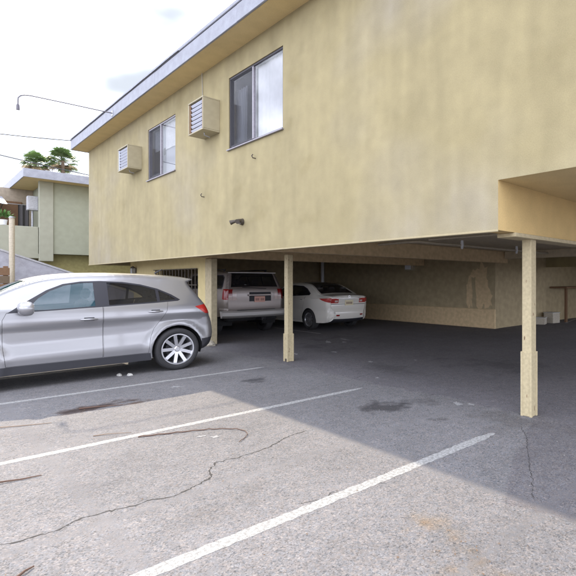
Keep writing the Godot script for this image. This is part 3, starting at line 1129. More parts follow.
	mb.tube([Vector3(0, 0, 0), Vector3(0, 3.2, 0)], 0.06, 12)
	put(mb, "shaft", M.pipe, po)
	mb = Mb.new()
	mb.tube([Vector3(0, 3.2, 0), Vector3(0, 3.24, 0)], [0.075, 0.05], 12)
	put(mb, "cap", M.galv, po)
	mb = Mb.new()
	mb.cbox(Vector3(0, 0.01, 0), Vector3(0.22, 0.02, 0.22), 0.004)
	put(mb, "base_plate", M.galv, po)
	var fe := thing("board_fence", "low brown board fence at the picture's left edge behind the silver hatchback", "fence", Vector3(-13.4, 0, 2.15))
	for i in 9:
		mb = Mb.new()
		mb.cbox(Vector3(0, 0.12 + i * 0.205, 0.7), Vector3(0.03, 0.19, 1.5), 0.004)
		put(mb, "board", M.wood if i % 2 == 0 else M.bark, fe)
	for z in [0.02, 1.4]:
		mb = Mb.new()
		mb.cbox(Vector3(-0.07, 0.95, z), Vector3(0.09, 1.9, 0.09), 0.005)
		put(mb, "post", M.wood, fe)


func leaf_card(mb: Mb, p: Vector3, d: Vector3, l: float, w: float) -> void:
	d = d.normalized()
	var s := d.cross(Vector3(rng.randfn(), rng.randfn(), rng.randfn())).normalized() * w
	var nn := d.cross(s).normalized()
	mb.quad(p, p + d * l * 0.5 + s, p + d * l, p + d * l * 0.5 - s, nn)


# ------------------------------------------------------------------ vehicles
# A car is drawn from its side silhouette (u along the car from the rear bumper, y up). The flanks are the silhouette
# bent to the half-width w(u, y), rounded towards its edge; the roof, tail and nose run across between the two flanks.
const SUB := 5


func car_shape(pts: Array, rr: Array, w: String, crown := 0.03) -> Dictionary:
	var P := PackedVector2Array()
	var R := PackedFloat32Array()
	for i in pts.size() - 1:
		var p0: Vector2 = pts[maxi(i - 1, 0)]
		var p1: Vector2 = pts[i]
		var p2: Vector2 = pts[i + 1]
		var p3: Vector2 = pts[mini(i + 2, pts.size() - 1)]
		for k in SUB:
			var f := float(k) / SUB
			P.append(p1.cubic_interpolate(p2, p0, p3, f))
			R.append(lerpf(rr[i], rr[i + 1], f))
	P.append(pts[-1])
	R.append(rr[-1])
	return {"P": P, "R": R, "w": w, "crown": crown, "rmax": rr.max()}


func car_w(kind: String, u: float, y: float) -> float:
	if kind == "suv":
		return w_suv(u, y)
	return w_truck(u, y) if kind == "truck" else w_sedan(u, y)


func edge_gap(c: Dictionary, q: Vector2) -> float:
	var best := 1e9
	for p in c.P:
		best = minf(best, (p as Vector2).distance_squared_to(q))
	return sqrt(best)


func half_w(c: Dictionary, u: float, y: float) -> float:
	var P: PackedVector2Array = c.P
	var q := Vector2(u, y)
	var best := 1e9
	var br := 0.1
	for i in P.size() - 1:
		var a := P[i]
		var d := P[i + 1] - a
		var f := clampf((q - a).dot(d) / maxf(d.length_squared(), 1e-9), 0.0, 1.0)
		var e := (a + d * f).distance_squared_to(q)
		if e < best:
			best = e
			br = c.R[i]
	best = sqrt(best)
	var w: float = car_w(c.w, u, y)
	if best < br:
		w -= br - sqrt(maxf(br * br - (br - best) * (br - best), 0.0))
	return w


func flank(c: Dictionary, u: float, y: float, s: float, off := 0.0) -> Vector3:
	return Vector3(s * (half_w(c, u, y) + off), y, u)


func side_patch(c: Dictionary, outer: Array, holes: Array, s: float, off := 0.0, cell := 0.06) -> Mb:
	var mb := Mb.new()
	var cache := {}
	for poly in outer:
		var lo := Vector2(1e9, 1e9)
		var hi := -lo
		for p in poly:
			lo = lo.min(p)
			hi = hi.max(p)
		var nx := int(ceil((hi.x - lo.x) / cell))
		var ny := int(ceil((hi.y - lo.y) / cell))
		for i in nx:
			for j in ny:
				var a := lo + Vector2(i, j) * cell
				var bits: Array = []
				var near: bool = edge_gap(c, a + Vector2(cell, cell) * 0.5) < c.rmax * 0.6 + cell
				var parts := 3 if near else 1
				var e1 := cell / parts
				for pi in parts:
					for pj in parts:
						var a1 := a + Vector2(pi, pj) * e1
						var sq := PackedVector2Array([a1, a1 + Vector2(e1, 0), a1 + Vector2(e1, e1), a1 + Vector2(0, e1)])
						bits.append_array(Geometry2D.intersect_polygons(poly, sq))
				for h in holes:
					var nxt := []
					for bit in bits:
						nxt.append_array(Geometry2D.clip_polygons(bit, h))
					bits = nxt
				for bit in bits:
					if bit.size() < 3 or Geometry2D.is_polygon_clockwise(bit):
						continue
					var idx := Geometry2D.triangulate_polygon(bit)
					for k in range(0, idx.size(), 3):
						var pp := []
						var nn := []
						for q in 3:
							var p: Vector2 = bit[idx[k + q]]
							var key := Vector2i(int(round(p.x * 5000)), int(round(p.y * 5000)))
							if not cache.has(key):
								var w0 := half_w(c, p.x, p.y)
								var e := 0.008
								var du := (half_w(c, p.x + e, p.y) - half_w(c, p.x - e, p.y)) / (2 * e)
								var dy := (half_w(c, p.x, p.y + e) - half_w(c, p.x, p.y - e)) / (2 * e)
								cache[key] = [Vector3(s * (w0 + off), p.y, p.x), Vector3(s, -clampf(dy, -6, 6), -clampf(du, -6, 6)).normalized()]
							pp.append(cache[key][0])
							nn.append(cache[key][1])
						mb.tri(pp[0], pp[1], pp[2], nn[0], nn[1], nn[2])
	return mb


func cross_pt(c: Dictionary, t: float, s: float, off := 0.0) -> Vector3:
	var P: PackedVector2Array = c.P
	var x := clampf(t * SUB, 0.0, P.size() - 1.001)
	var i := int(x)
	var f := x - i
	var p := P[i].lerp(P[i + 1], f)
	var d := (P[mini(i + 2, P.size() - 1)] - P[maxi(i - 1, 0)]).normalized()
	var o := Vector2(-d.y, d.x)
	var w: float = car_w(c.w, p.x, p.y) - lerpf(c.R[i], c.R[i + 1], f)
	p += o * (c.crown * (1.0 - s * s) + off)
	return Vector3(s * w, p.y, p.x)


func cross_patch(c: Dictionary, t0: float, t1: float, s0: float, s1: float, off := 0.0, ns := 12, mb: Mb = null) -> Mb:
	if mb == null:
		mb = Mb.new()
	var nt := maxi(2, int(ceil((t1 - t0) * SUB)))
	for i in nt:
		for j in ns:
			var pp := []
			var nn := []
			for q in [[0, 0], [1, 0], [1, 1], [0, 1]]:
				var t := lerpf(t0, t1, float(i + q[0]) / nt)
				var s := lerpf(s0, s1, float(j + q[1]) / ns)
				pp.append(cross_pt(c, t, s, off))
				var a := cross_pt(c, minf(t + 0.12, 99), s, off) - cross_pt(c, maxf(t - 0.12, 0.0), s, off)
				var b := cross_pt(c, t, s + 0.03, off) - cross_pt(c, t, s - 0.03, off)
				nn.append(b.cross(a).normalized() * -1.0)
			var mid := Vector3(0, 0.8, 2.2)
			for k in 4:
				if nn[k].dot(pp[k] - mid) < 0:
					nn[k] = -nn[k]
			mb.tri(pp[0], pp[1], pp[2], nn[0], nn[1], nn[2])
			mb.tri(pp[0], pp[2], pp[3], nn[0], nn[2], nn[3])
	return mb


func poly(a: Array) -> PackedVector2Array:
	var p := PackedVector2Array()
	for i in range(0, a.size(), 2):
		p.append(Vector2(a[i], a[i + 1]))
	if Geometry2D.is_polygon_clockwise(p):
		p.reverse()
	return p


func disc(u: float, y: float, r: float, n := 28) -> PackedVector2Array:
	var p := PackedVector2Array()
	for k in n:
		p.append(Vector2(u + cos(TAU * k / n) * r, y + sin(TAU * k / n) * r))
	if Geometry2D.is_polygon_clockwise(p):
		p.reverse()
	return p


func grown(p: PackedVector2Array, d: float) -> PackedVector2Array:
	return Geometry2D.offset_polygon(p, d)[0]


func wheel(parent: Node3D, at: Vector3, s: float, R: float, rim: float, width: float, spokes: int) -> void:
	var w := Node3D.new()
	w.name = "wheel"
	parent.add_child(w, true)
	w.position = at
	var xf := Transform3D(Basis(Vector3.BACK, -s * PI / 2.0), Vector3.ZERO)   # y of the lathe points outward
	var h := width / 2.0
	var mb := Mb.new()
	mb.lathe([Vector2(rim, -h * 0.9), Vector2(R - 0.05, -h), Vector2(R - 0.012, -h * 0.85), Vector2(R, -h * 0.6), Vector2(R, h * 0.6), Vector2(R - 0.012, h * 0.85), Vector2(R - 0.035, h * 0.98), Vector2(R - 0.06, h), Vector2(rim + 0.02, h * 0.93), Vector2(rim + 0.004, h * 0.82)], xf, 44)
	put(mb, "tyre", M.rubber, w)
	mb = Mb.new()
	mb.lathe([Vector2(rim + 0.004, h * 0.80), Vector2(rim + 0.006, h * 0.86), Vector2(rim - 0.012, h * 0.86), Vector2(rim - 0.02, h * 0.70), Vector2(rim - 0.03, -h * 0.5)], xf, 44)
	mb.lathe([Vector2(0.001, h * 0.66), Vector2(0.035, h * 0.66), Vector2(0.05, h * 0.58), Vector2(0.06, h * 0.3)], xf, 20)
	for k in spokes:
		var a := TAU * (k + 0.25) / spokes
		var d := Vector3(cos(a), 0, sin(a))
		var e := Vector3(-sin(a), 0, cos(a))
		var r0 := 0.04
		var r1 := rim - 0.012
		var w0 := 0.40 * TAU * 0.07 / spokes + 0.006
		var w1 := 0.30 * TAU * rim / spokes
		var t0 := h * 0.58
		var t1 := h * 0.72
		var q := [d * r0 - e * w0, d * r0 + e * w0, d * r1 + e * w1 * 0.5, d * r1 - e * w1 * 0.5]
		var top := []
		var bot := []
		for i in 4:
			top.append(xf * (q[i] + Vector3.UP * (t0 if i < 2 else t1)))
			bot.append(xf * (q[i] * 1.0 + Vector3.UP * (t0 - 0.035 if i < 2 else t1 - 0.035)))
		var out := xf.basis * Vector3.UP
		mb.flat_quad(top[0], top[1], top[2], top[3], out)
		for i in 4:
			var j := (i + 1) % 4
			mb.flat_quad(top[i], top[j], bot[j], bot[i], (top[i] + top[j]) * 0.5 - (top[0] + top[2]) * 0.5)
	put(mb, "rim", M.alloy, w)
	mb = Mb.new()
	mb.lathe([Vector2(0.001, -h * 0.1), Vector2(rim * 0.62, -h * 0.1), Vector2(rim * 0.64, -h * 0.25)], xf, 28)
	put(mb, "brake_disc", M.alloy_dark, w)
	mb = Mb.new()
	mb.lathe([Vector2(0.001, -h * 0.52), Vector2(rim - 0.02, -h * 0.52)], xf, 28)
	put(mb, "wheel_back", M.underbody, w)


func seat(parent: Node3D, x: float, z: float, w: float, y0: float) -> void:
	var mb := Mb.new()
	mb.cbox(Vector3(x, y0 + 0.28, z + 0.05), Vector3(w, 0.16, 0.50), 0.05)
	mb.cbox(Vector3(x, y0 + 0.60, z - 0.22), Vector3(w * 0.95, 0.60, 0.15), 0.06, Basis(Vector3.RIGHT, -0.24))
	if w < 0.7:
		mb.cbox(Vector3(x, y0 + 0.99, z - 0.31), Vector3(0.25, 0.18, 0.10), 0.04, Basis(Vector3.RIGHT, -0.2))
	else:
		for k in [-0.45, 0.0, 0.45]:
			mb.cbox(Vector3(x + k, y0 + 0.97, z - 0.31), Vector3(0.25, 0.14, 0.09), 0.035, Basis(Vector3.RIGHT, -0.2))
	put(mb, "seat", M.seat_cloth, parent)


func car_core(o: Node3D, c: Dictionary, S: Dictionary) -> void:
	# everything that all three vehicles share
	var body: PackedVector2Array = c.P.duplicate()
	body.append_array(S.bottom)
	if Geometry2D.is_polygon_clockwise(body):
		body.reverse()
	var arches := []
	for a in S.arches:
		arches.append(disc(a[0], a[1], a[2]))
	var gap := []
	for d in S.doors:
		gap.append(grown(d, 0.004))
	var cell: float = S.cell
	for s in [1.0, -1.0]:
		put(side_patch(c, [body], arches + gap + [S.dlo] + S.cut, s, 0.0, cell), "body_side", S.paint, o)
		for d in S.doors.size():
			var door := put(side_patch(c, [S.doors[d]], arches + [S.dlo] + S.cut, s, 0.0, cell), "door", S.paint, o)
			var hp: Vector2 = S.handles[d]
			var mb := Mb.new()
			var p := flank(c, hp.x, hp.y, s, 0.0)
			var pts := []
			for k in 7:
				var f := k / 6.0
				pts.append(flank(c, hp.x - 0.11 + 0.22 * f, hp.y - 0.004, s, 0.004 + 0.034 * sin(PI * clampf(f * 1.1 - 0.05, 0, 1))))
			mb.tube(pts, [0.008, 0.014, 0.016, 0.016, 0.016, 0.014, 0.008], 8)
			put(mb, "handle", S.handle_mat, door)
			mb = Mb.new()
			mb.cbox(Vector3(p.x - s * 0.004, p.y, p.z), Vector3(0.014, 0.05, 0.13), 0.004)
			put(mb, "handle_recess", M.black_plastic, door)
		put(side_patch(c, [S.dlo], S.panes, s, -0.003, cell), "window_surround", S.trim, o)
		for i in S.panes.size():
			put(side_patch(c, [S.panes[i]], [], s, -0.008, 0.12), "side_window", S.pane_mats[i], o)
		for e in S.extras:
			put(side_patch(c, [e[0]], e[3] if e.size() > 3 else [], s, 0.002, cell), e[1], e[2], o)
		for a in S.arches:
			var mb := Mb.new()
			var n := 20
			for k in n:
				var a0 := -0.25 + (PI + 0.5) * k / n
				var a1 := -0.25 + (PI + 0.5) * (k + 1) / n
				var q0 := Vector2(a[0] + cos(a0) * a[2], a[1] + sin(a0) * a[2])
				var q1 := Vector2(a[0] + cos(a1) * a[2], a[1] + sin(a1) * a[2])
				var w0 := half_w(c, q0.x, maxf(q0.y, 0.3)) - 0.002
				var w1 := half_w(c, q1.x, maxf(q1.y, 0.3)) - 0.002
				mb.flat_quad(Vector3(s * w0, q0.y, q0.x), Vector3(s * w1, q1.y, q1.x), Vector3(s * 0.45, q1.y, q1.x), Vector3(s * 0.45, q0.y, q0.x), Vector3(0, a[1] - q0.y, a[0] - q0.x))
			mb.quad(Vector3(s * 0.45, a[1] - 0.1, a[0] - a[2]), Vector3(s * 0.45, a[1] - 0.1, a[0] + a[2]), Vector3(s * 0.45, a[1] + a[2], a[0] + a[2]), Vector3(s * 0.45, a[1] + a[2], a[0] - a[2]), Vector3(s, 0, 0))
			put(mb, "wheel_arch_liner", M.underbody, o)
			wheel(o, Vector3(s * (S.track - 0.11), S.tyre, a[0]), s, S.tyre, S.rim, 0.225, S.spokes)
	var fl := Mb.new()
	fl.cbox(Vector3(0, S.sill + 0.06, S.length * 0.5), Vector3(S.track * 1.72, 0.10, S.length * 0.86), 0.02)
	put(fl, "floor_pan", M.underbody, o)
	for x in [-0.38, 0.38]:
		seat(o, x, S.front_seat, 0.52, S.sill + 0.05)
	seat(o, 0.0, S.rear_seat, 1.30, S.sill + 0.05)
	var mb2 := Mb.new()
	mb2.cbox(Vector3(0, S.belt - 0.13, S.dash), Vector3(S.track * 1.62, 0.30, 0.42), 0.06)
	put(mb2, "dashboard", M.black_plastic, o)
	mb2 = Mb.new()
	var ring := []
	for k in 21:
		var a := TAU * k / 20
		ring.append(Vector3(0.38 + cos(a) * 0.18, S.belt - 0.06 + sin(a) * 0.165, S.dash - 0.30 + sin(a) * -0.07))
	mb2.tube(ring, 0.016, 8, false)
	put(mb2, "steering_wheel", M.black_plastic, o)


func car_mirror(o: Node3D, c: Dictionary, u: float, y: float, m: Material, k := 1.0) -> void:
	for s in [1.0, -1.0]:
		var p := flank(c, u, y, s)
		var mb := Mb.new()
		var mc := p + Vector3(s * 0.135, 0.055, 0.0)
		var rows := []
		for i in 13:
			var el := -PI / 2 + PI * i / 12.0
			var row := []
			for j in 20:
				var az := TAU * j / 20.0
				var q := Vector3(signf(cos(az)) * pow(absf(cos(az)), 0.6) * pow(cos(el), 0.55), signf(sin(el)) * pow(absf(sin(el)), 0.75), maxf(sin(az), -0.35) * pow(cos(el), 0.6))
				row.append(mc + Basis(Vector3.UP, s * 0.18) * (q * Vector3(0.125, 0.095, 0.10) * k))
			rows.append(row)
		for i in 12:
			for j in 20:
				var l := (j + 1) % 20
				var v0: Vector3 = rows[i][j]
				var v1: Vector3 = rows[i][l]
				var v2: Vector3 = rows[i + 1][l]
				var v3: Vector3 = rows[i + 1][j]
				mb.tri(v0, v1, v2, (v0 - mc).normalized(), (v1 - mc).normalized(), (v2 - mc).normalized())
				mb.tri(v0, v2, v3, (v0 - mc).normalized(), (v2 - mc).normalized(), (v3 - mc).normalized())
		var mr := put(mb, "mirror", m, o)
		mb = Mb.new()
		mb.cbox(p + Vector3(s * 0.03, -0.02, 0.0), Vector3(0.10, 0.05, 0.09) * k, 0.015)
		put(mb, "mirror_foot", M.black_plastic, mr)
		mb = Mb.new()
		mb.cbox(p + Vector3(s * 0.135, 0.055, -0.038 * k), Vector3(0.19, 0.13, 0.008) * k, 0.003, Basis(Vector3.UP, s * 0.18))
		put(mb, "mirror_glass", M.chrome, mr)


func w_suv(u: float, y: float) -> float:
	var w := 0.886
	var cr := 0.955 - 0.028 * (u - 0.8)          # the crease that climbs to the tail
	if y > 1.10:
		w = 0.872 - (y - 1.10) * 0.40 - (y - 1.10) * (y - 1.10) * 0.12
	elif y > cr:
		w = 0.886 - 0.014 * pow((y - cr) / maxf(1.10 - cr, 0.02), 2.0)
	else:
		var d := cr - y
		w = 0.886 - 0.030 * smoothstep(0.0, 0.10, d) + 0.020 * smoothstep(0.22, 0.48, d)
		if y < 0.42:
			w -= (0.42 - y) * 0.10
	if u < 0.85:
		w -= pow((0.85 - u) / 0.85, 2.2) * 0.085
	if u > 3.5:
		w -= pow((u - 3.5) / 0.8, 2.0) * 0.12
	for a in [0.67, 3.34]:
		var q := Vector2(u - a, y - 0.355).length()
		w += 0.020 * exp(-pow((q - 0.43) / 0.07, 2.0))
	return w


func w_truck(u: float, y: float) -> float:
	var w := 0.89
	if y > 1.25:
		w = 0.875 - (y - 1.25) * 0.30
	elif y < 0.75:
		w = 0.89 - (0.75 - y) * 0.08
	else:
		w = 0.89 - 0.03 * pow((y - 1.0) / 0.25, 2.0) * 0.5
	if u > 3.8:
		w -= pow((u - 3.8) / 0.8, 2.0) * 0.10
	if u < 0.3:
		w -= pow((0.3 - u) / 0.3, 2.0) * 0.03
	for a in [0.98, 3.66]:
		var q := Vector2(u - a, y - 0.37).length()
		w += 0.030 * exp(-pow((q - 0.46) / 0.08, 2.0))
	return w


func w_sedan(u: float, y: float) -> float:
	var w := 0.885
	if y > 0.98:
		w = 0.875 - (y - 0.98) * 0.52
	elif y < 0.8:
		w = 0.885 - 0.03 * smoothstep(0.8, 0.6, y) - maxf(0.0, 0.4 - y) * 0.15
	if u < 0.9:
		w -= pow((0.9 - u) / 0.9, 2.0) * 0.13
	if u > 3.6:
		w -= pow((u - 3.6) / 1.0, 2.0) * 0.16
	for a in [0.95, 3.65]:
		var q := Vector2(u - a, y - 0.32).length()
		w += 0.014 * exp(-pow((q - 0.38) / 0.06, 2.0))
	return w


func build_vehicles() -> void:
	build_suv()
	build_truck()
	build_sedan()


func build_suv() -> void:
	var o := thing("silver_hatchback", "silver compact crossover with one side turned to us, parked on the shaded lot", "car", Vector3(-6.845, 0, 0.13))
	var pts := [Vector2(0.30, 0.30), Vector2(0.13, 0.34), Vector2(0.03, 0.46), Vector2(0.0, 0.62), Vector2(0.02, 0.79), Vector2(0.07, 0.90), Vector2(0.12, 1.01), Vector2(0.19, 1.13), Vector2(0.41, 1.45), Vector2(0.42, 1.505), Vector2(0.345, 1.55), Vector2(0.60, 1.588), Vector2(1.1, 1.615), Vector2(1.65, 1.625), Vector2(2.15, 1.60), Vector2(2.52, 1.53), Vector2(2.88, 1.365), Vector2(3.28, 1.10), Vector2(3.55, 1.02), Vector2(3.95, 0.93), Vector2(4.20, 0.80), Vector2(4.28, 0.62), Vector2(4.28, 0.42), Vector2(4.15, 0.26), Vector2(3.9, 0.235)]
	var rr := [0.06, 0.12, 0.17, 0.18, 0.17, 0.14, 0.12, 0.10, 0.08, 0.05, 0.05, 0.07, 0.08, 0.09, 0.09, 0.07, 0.06, 0.06, 0.12, 0.16, 0.2, 0.22, 0.22, 0.15, 0.1]
	var c := car_shape(pts, rr, "suv", 0.035)
	var dlo := poly([2.86, 1.075, 2.62, 1.25, 2.42, 1.385, 2.22, 1.475, 2.0, 1.512, 1.75, 1.52, 1.45, 1.505, 1.2, 1.465, 0.95, 1.39, 0.75, 1.29, 0.62, 1.20, 0.66, 1.18, 1.03, 1.155, 1.75, 1.12, 2.4, 1.092])
	var pf := poly([2.66, 1.105, 2.52, 1.27, 2.38, 1.375, 2.2, 1.455, 2.0, 1.49, 1.845, 1.497, 1.845, 1.137, 2.4, 1.108])
	var pr := poly([1.665, 1.497, 1.45, 1.482, 1.2, 1.442, 0.99, 1.375, 0.985, 1.18, 1.3, 1.16, 1.665, 1.144])
	var pq := poly([0.945, 1.36, 0.80, 1.285, 0.69, 1.207, 0.94, 1.187])
	var d1 := poly([1.757, 0.345, 1.757, 1.135, 2.4, 1.105, 2.86, 1.08, 2.905, 0.98, 2.90, 0.6, 2.87, 0.345])
	var d2 := poly([1.743, 0.345, 1.743, 1.135, 1.03, 1.17, 0.825, 1.182, 0.85, 1.02, 0.93, 0.88, 1.04, 0.74, 1.10, 0.58, 1.13, 0.345])
	var lamp := poly([0.385, 1.075, 0.14, 1.125, 0.02, 1.12, 0.02, 0.93, 0.20, 0.945])
	var low := poly([-0.05, 0.2, 0.27, 0.2, 0.27, 0.50, -0.05, 0.52])
	var sill := poly([1.08, 0.22, 2.95, 0.22, 2.95, 0.338, 1.10, 0.338])
	var arch := [[0.67, 0.355, 0.41], [3.34, 0.355, 0.41]]
	car_core(o, c, {
		"bottom": [Vector2(3.34, 0.235), Vector2(0.67, 0.25)], "arches": arch, "doors": [d1, d2], "handles": [Vector2(1.93, 0.945), Vector2(1.02, 1.02)],
		"dlo": dlo, "cut": [lamp, low, sill], "panes": [pf, pr, pq], "pane_mats": [M.car_glass, M.privacy_glass, M.privacy_glass], "trim": M.black_gloss, "paint": M.silver, "handle_mat": M.silver,
		"extras": [[Geometry2D.intersect_polygons(lamp, grown(c_poly(c), 0.0))[0], "tail_lamp", M.lamp_red], [Geometry2D.intersect_polygons(low, c_poly(c))[0], "lower_bumper", M.black_plastic, [disc(0.67, 0.355, 0.41)]], [sill, "sill_cladding", M.black_plastic]],
		"cell": 0.05, "track": 0.885, "tyre": 0.355, "rim": 0.256, "spokes": 9, "sill": 0.26, "length": 4.28, "front_seat": 2.02, "rear_seat": 1.05, "belt": 1.08, "dash": 2.95})
	put(cross_patch(c, 10.0, 15.0, -1, 1), "roof", M.silver, o)
	put(cross_patch(c, 17.0, 22.0, -1, 1), "hood", M.silver, o)
	put(cross_patch(c, 22.0, 24.0, -1, 1), "front_bumper", M.black_plastic, o)
	var mb := cross_patch(c, 15.0, 17.0, -1, -0.9, 0.0, 3)
	cross_patch(c, 15.0, 17.0, 0.9, 1, 0.0, 3, mb)
	cross_patch(c, 15.0, 15.25, -0.9, 0.9, 0.0, 10, mb)
	put(mb, "windscreen_pillars", M.silver, o)
	put(cross_patch(c, 15.25, 17.0, -0.9, 0.9, -0.004), "windscreen", M.car_glass, o)
	put(cross_patch(c, 3.0, 7.0, -1, 1), "tailgate", M.silver, o)
	put(cross_patch(c, 0.0, 3.0, -1, 1), "rear_bumper", M.black_plastic, o)
	put(cross_patch(c, 7.0, 8.6, -0.88, 0.88, -0.003), "rear_window", M.privacy_glass, o)
	mb = cross_patch(c, 7.0, 8.6, -1, -0.88, 0.0, 3)
	cross_patch(c, 7.0, 8.6, 0.88, 1, 0.0, 3, mb)
	put(mb, "rear_window_frame", M.black_gloss, o)
	put(cross_patch(c, 8.6, 10.0, -1, 1), "spoiler", M.silver, o)
	for s in [[-1.0, -0.55], [0.55, 1.0]]:
		put(cross_patch(c, 5.2, 6.7, s[0], s[1], 0.003, 6), "tail_lamp", M.lamp_red, o)
	car_mirror(o, c, 2.66, 1.085, M.silver)
	mb = Mb.new()
	mb.tube([Vector3(0, 1.66, 0.75), Vector3(0, 1.74, 0.62)], [0.016, 0.004], 6)
	put(mb, "aerial", M.black_plastic, o)
	mb = Mb.new()
	mb.cbox(Vector3(0.45, 0.30, 0.20), Vector3(0.07, 0.06, 0.25), 0.02)
	put(mb, "exhaust", M.alloy_dark, o)


func c_poly(c: Dictionary) -> PackedVector2Array:
	var p: PackedVector2Array = c.P.duplicate()
	if Geometry2D.is_polygon_clockwise(p):
		p.reverse()
	return p


func build_truck() -> void:
	var o := thing("champagne_wagon", "champagne boxy sport utility wagon seen from behind under the carport", "car", Vector3(-9.88, 0, -2.72), -PI / 2)
	var pts := [Vector2(0.32, 0.55), Vector2(0.14, 0.58), Vector2(0.07, 0.72), Vector2(0.06, 0.95), Vector2(0.06, 1.15), Vector2(0.075, 1.29), Vector2(0.11, 1.36), Vector2(0.19, 1.58), Vector2(0.25, 1.715), Vector2(0.33, 1.765), Vector2(0.8, 1.79), Vector2(1.8, 1.79), Vector2(2.45, 1.765), Vector2(2.7, 1.70), Vector2(3.28, 1.22), Vector2(3.6, 1.14), Vector2(4.35, 1.06), Vector2(4.55, 0.92), Vector2(4.58, 0.66), Vector2(4.4, 0.46)]
	var rr := [0.05, 0.06, 0.08, 0.08, 0.08, 0.08, 0.08, 0.08, 0.07, 0.06, 0.08, 0.08, 0.08, 0.06, 0.06, 0.12, 0.15, 0.18, 0.18, 0.1]
	var c := car_shape(pts, rr, "truck", 0.03)
	var dlo := poly([2.95, 1.27, 2.6, 1.62, 2.4, 1.69, 0.45, 1.69, 0.32, 1.62, 0.26, 1.36, 0.3, 1.30])
	var pf := poly([2.85, 1.30, 2.56, 1.59, 2.4, 1.66, 2.08, 1.66, 2.08, 1.31])
	var pr := poly([2.0, 1.31, 2.0, 1.66, 1.2, 1.66, 1.2, 1.32])
	var pq := poly([1.12, 1.32, 1.12, 1.66, 0.48, 1.66, 0.37, 1.60, 0.32, 1.37, 0.36, 1.33])
	var d1 := poly([2.04, 0.50, 2.04, 1.30, 2.93, 1.29, 3.05, 1.24, 3.1, 0.9, 3.0, 0.5])
	var d2 := poly([2.03, 0.50, 2.03, 1.31, 1.18, 1.31, 1.16, 1.0, 1.40, 0.7, 1.46, 0.5])
	var lamp := poly([0.0, 1.0, 0.22, 1.02, 0.20, 1.30, 0.0, 1.30])
	car_core(o, c, {
		"bottom": [Vector2(3.66, 0.42), Vector2(0.98, 0.45)], "arches": [[0.98, 0.37, 0.44], [3.66, 0.37, 0.44]], "doors": [d1, d2], "handles": [Vector2(2.2, 1.12), Vector2(1.36, 1.12)],
		"dlo": dlo, "cut": [lamp], "panes": [pf, pr, pq], "pane_mats": [M.privacy_glass, M.privacy_glass, M.privacy_glass], "trim": M.black_gloss, "paint": M.champagne, "handle_mat": M.black_plastic,
		"extras": [[Geometry2D.intersect_polygons(lamp, c_poly(c))[0], "tail_lamp", M.lamp_dark_red]],
		"cell": 0.09, "track": 0.88, "tyre": 0.37, "rim": 0.22, "spokes": 6, "sill": 0.46, "length": 4.58, "front_seat": 2.2, "rear_seat": 1.25, "belt": 1.25, "dash": 2.95})
	put(cross_patch(c, 9.0, 13.0, -1, 1), "roof", M.champagne, o)
	put(cross_patch(c, 14.0, 19.0, -1, 1), "hood", M.champagne, o)
	put(cross_patch(c, 13.0, 14.0, -0.92, 0.92, -0.003), "windscreen", M.privacy_glass, o)
	var mb := cross_patch(c, 13.0, 14.0, -1, -0.92, 0.0, 2)
	cross_patch(c, 13.0, 14.0, 0.92, 1, 0.0, 2, mb)
	put(mb, "windscreen_pillars", M.champagne, o)
	var gate := put(cross_patch(c, 1.0, 5.9, -1, 1), "tailgate", M.champagne, o)
	put(cross_patch(c, 5.9, 8.5, -0.93, 0.93, -0.004), "rear_window", M.privacy_glass, o)
	mb = cross_patch(c, 5.9, 8.5, -1, -0.93, 0.0, 2)
	cross_patch(c, 5.9, 8.5, 0.93, 1, 0.0, 2, mb)
	cross_patch(c, 8.5, 9.0, -1, 1, 0.0, 8, mb)
	put(mb, "rear_window_frame", M.champagne, o)
	# wiper, wind deflector lip over the glass
	mb = Mb.new()
	mb.cbox(Vector3(0, 1.755, 0.235), Vector3(1.42, 0.035, 0.06), 0.012)
	put(mb, "rear_spoiler", M.bumper_metal, gate)
	# lamps on the tail
	for s in [-1.0, 1.0]:
		var a := minf(s * 0.87, s * 1.0)
		var b := maxf(s * 0.87, s * 1.0)
		put(cross_patch(c, 3.2, 5.0, a, b, 0.006, 4), "tail_lamp", M.lamp_dark_red, o)
		put(cross_patch(c, 3.2, 3.8, a, b, 0.009, 4), "reverse_lamp", M.lamp_clear, o)
		put(cross_patch(c, 3.2, 4.3, minf(s * 0.72, s * 0.86), maxf(s * 0.72, s * 0.86), 0.005, 3), "reflector", M.lamp_clear, o)
	# number plate in its dark recess, garnish above it
	put(cross_patch(c, 3.0, 4.35, -0.58, 0.26, 0.003, 6), "plate_recess", M.black_plastic, gate)
	mb = Mb.new()
	mb.cbox(Vector3(-0.10, 1.005, 0.018), Vector3(0.32, 0.165, 0.01), 0.003)
	var plate := put(mb, "number_plate", M.plate_pink, gate)
	mb = Mb.new()
	for k in 7:
		if k != 3:
			mb.cbox(Vector3(-0.215 + k * 0.038, 1.0, 0.0115), Vector3(0.02, 0.07, 0.003), 0.001)
	put(mb, "lettering", M.plate_ink, plate)
	mb = Mb.new()
	mb.cbox(Vector3(-0.1, 1.125, 0.012), Vector3(0.70, 0.05, 0.03), 0.012)
	put(mb, "garnish", M.champagne, gate)
	mb = Mb.new()
	mb.tube([Vector3(-0.3, 1.30, 0.03), Vector3(0.05, 1.325, 0.035), Vector3(0.4, 1.345, 0.045)], 0.01, 6)
	put(mb, "wiper", M.black_plastic, gate)
	# bumper with a step pad, tow hitch
	mb = Mb.new()
	var prev := []
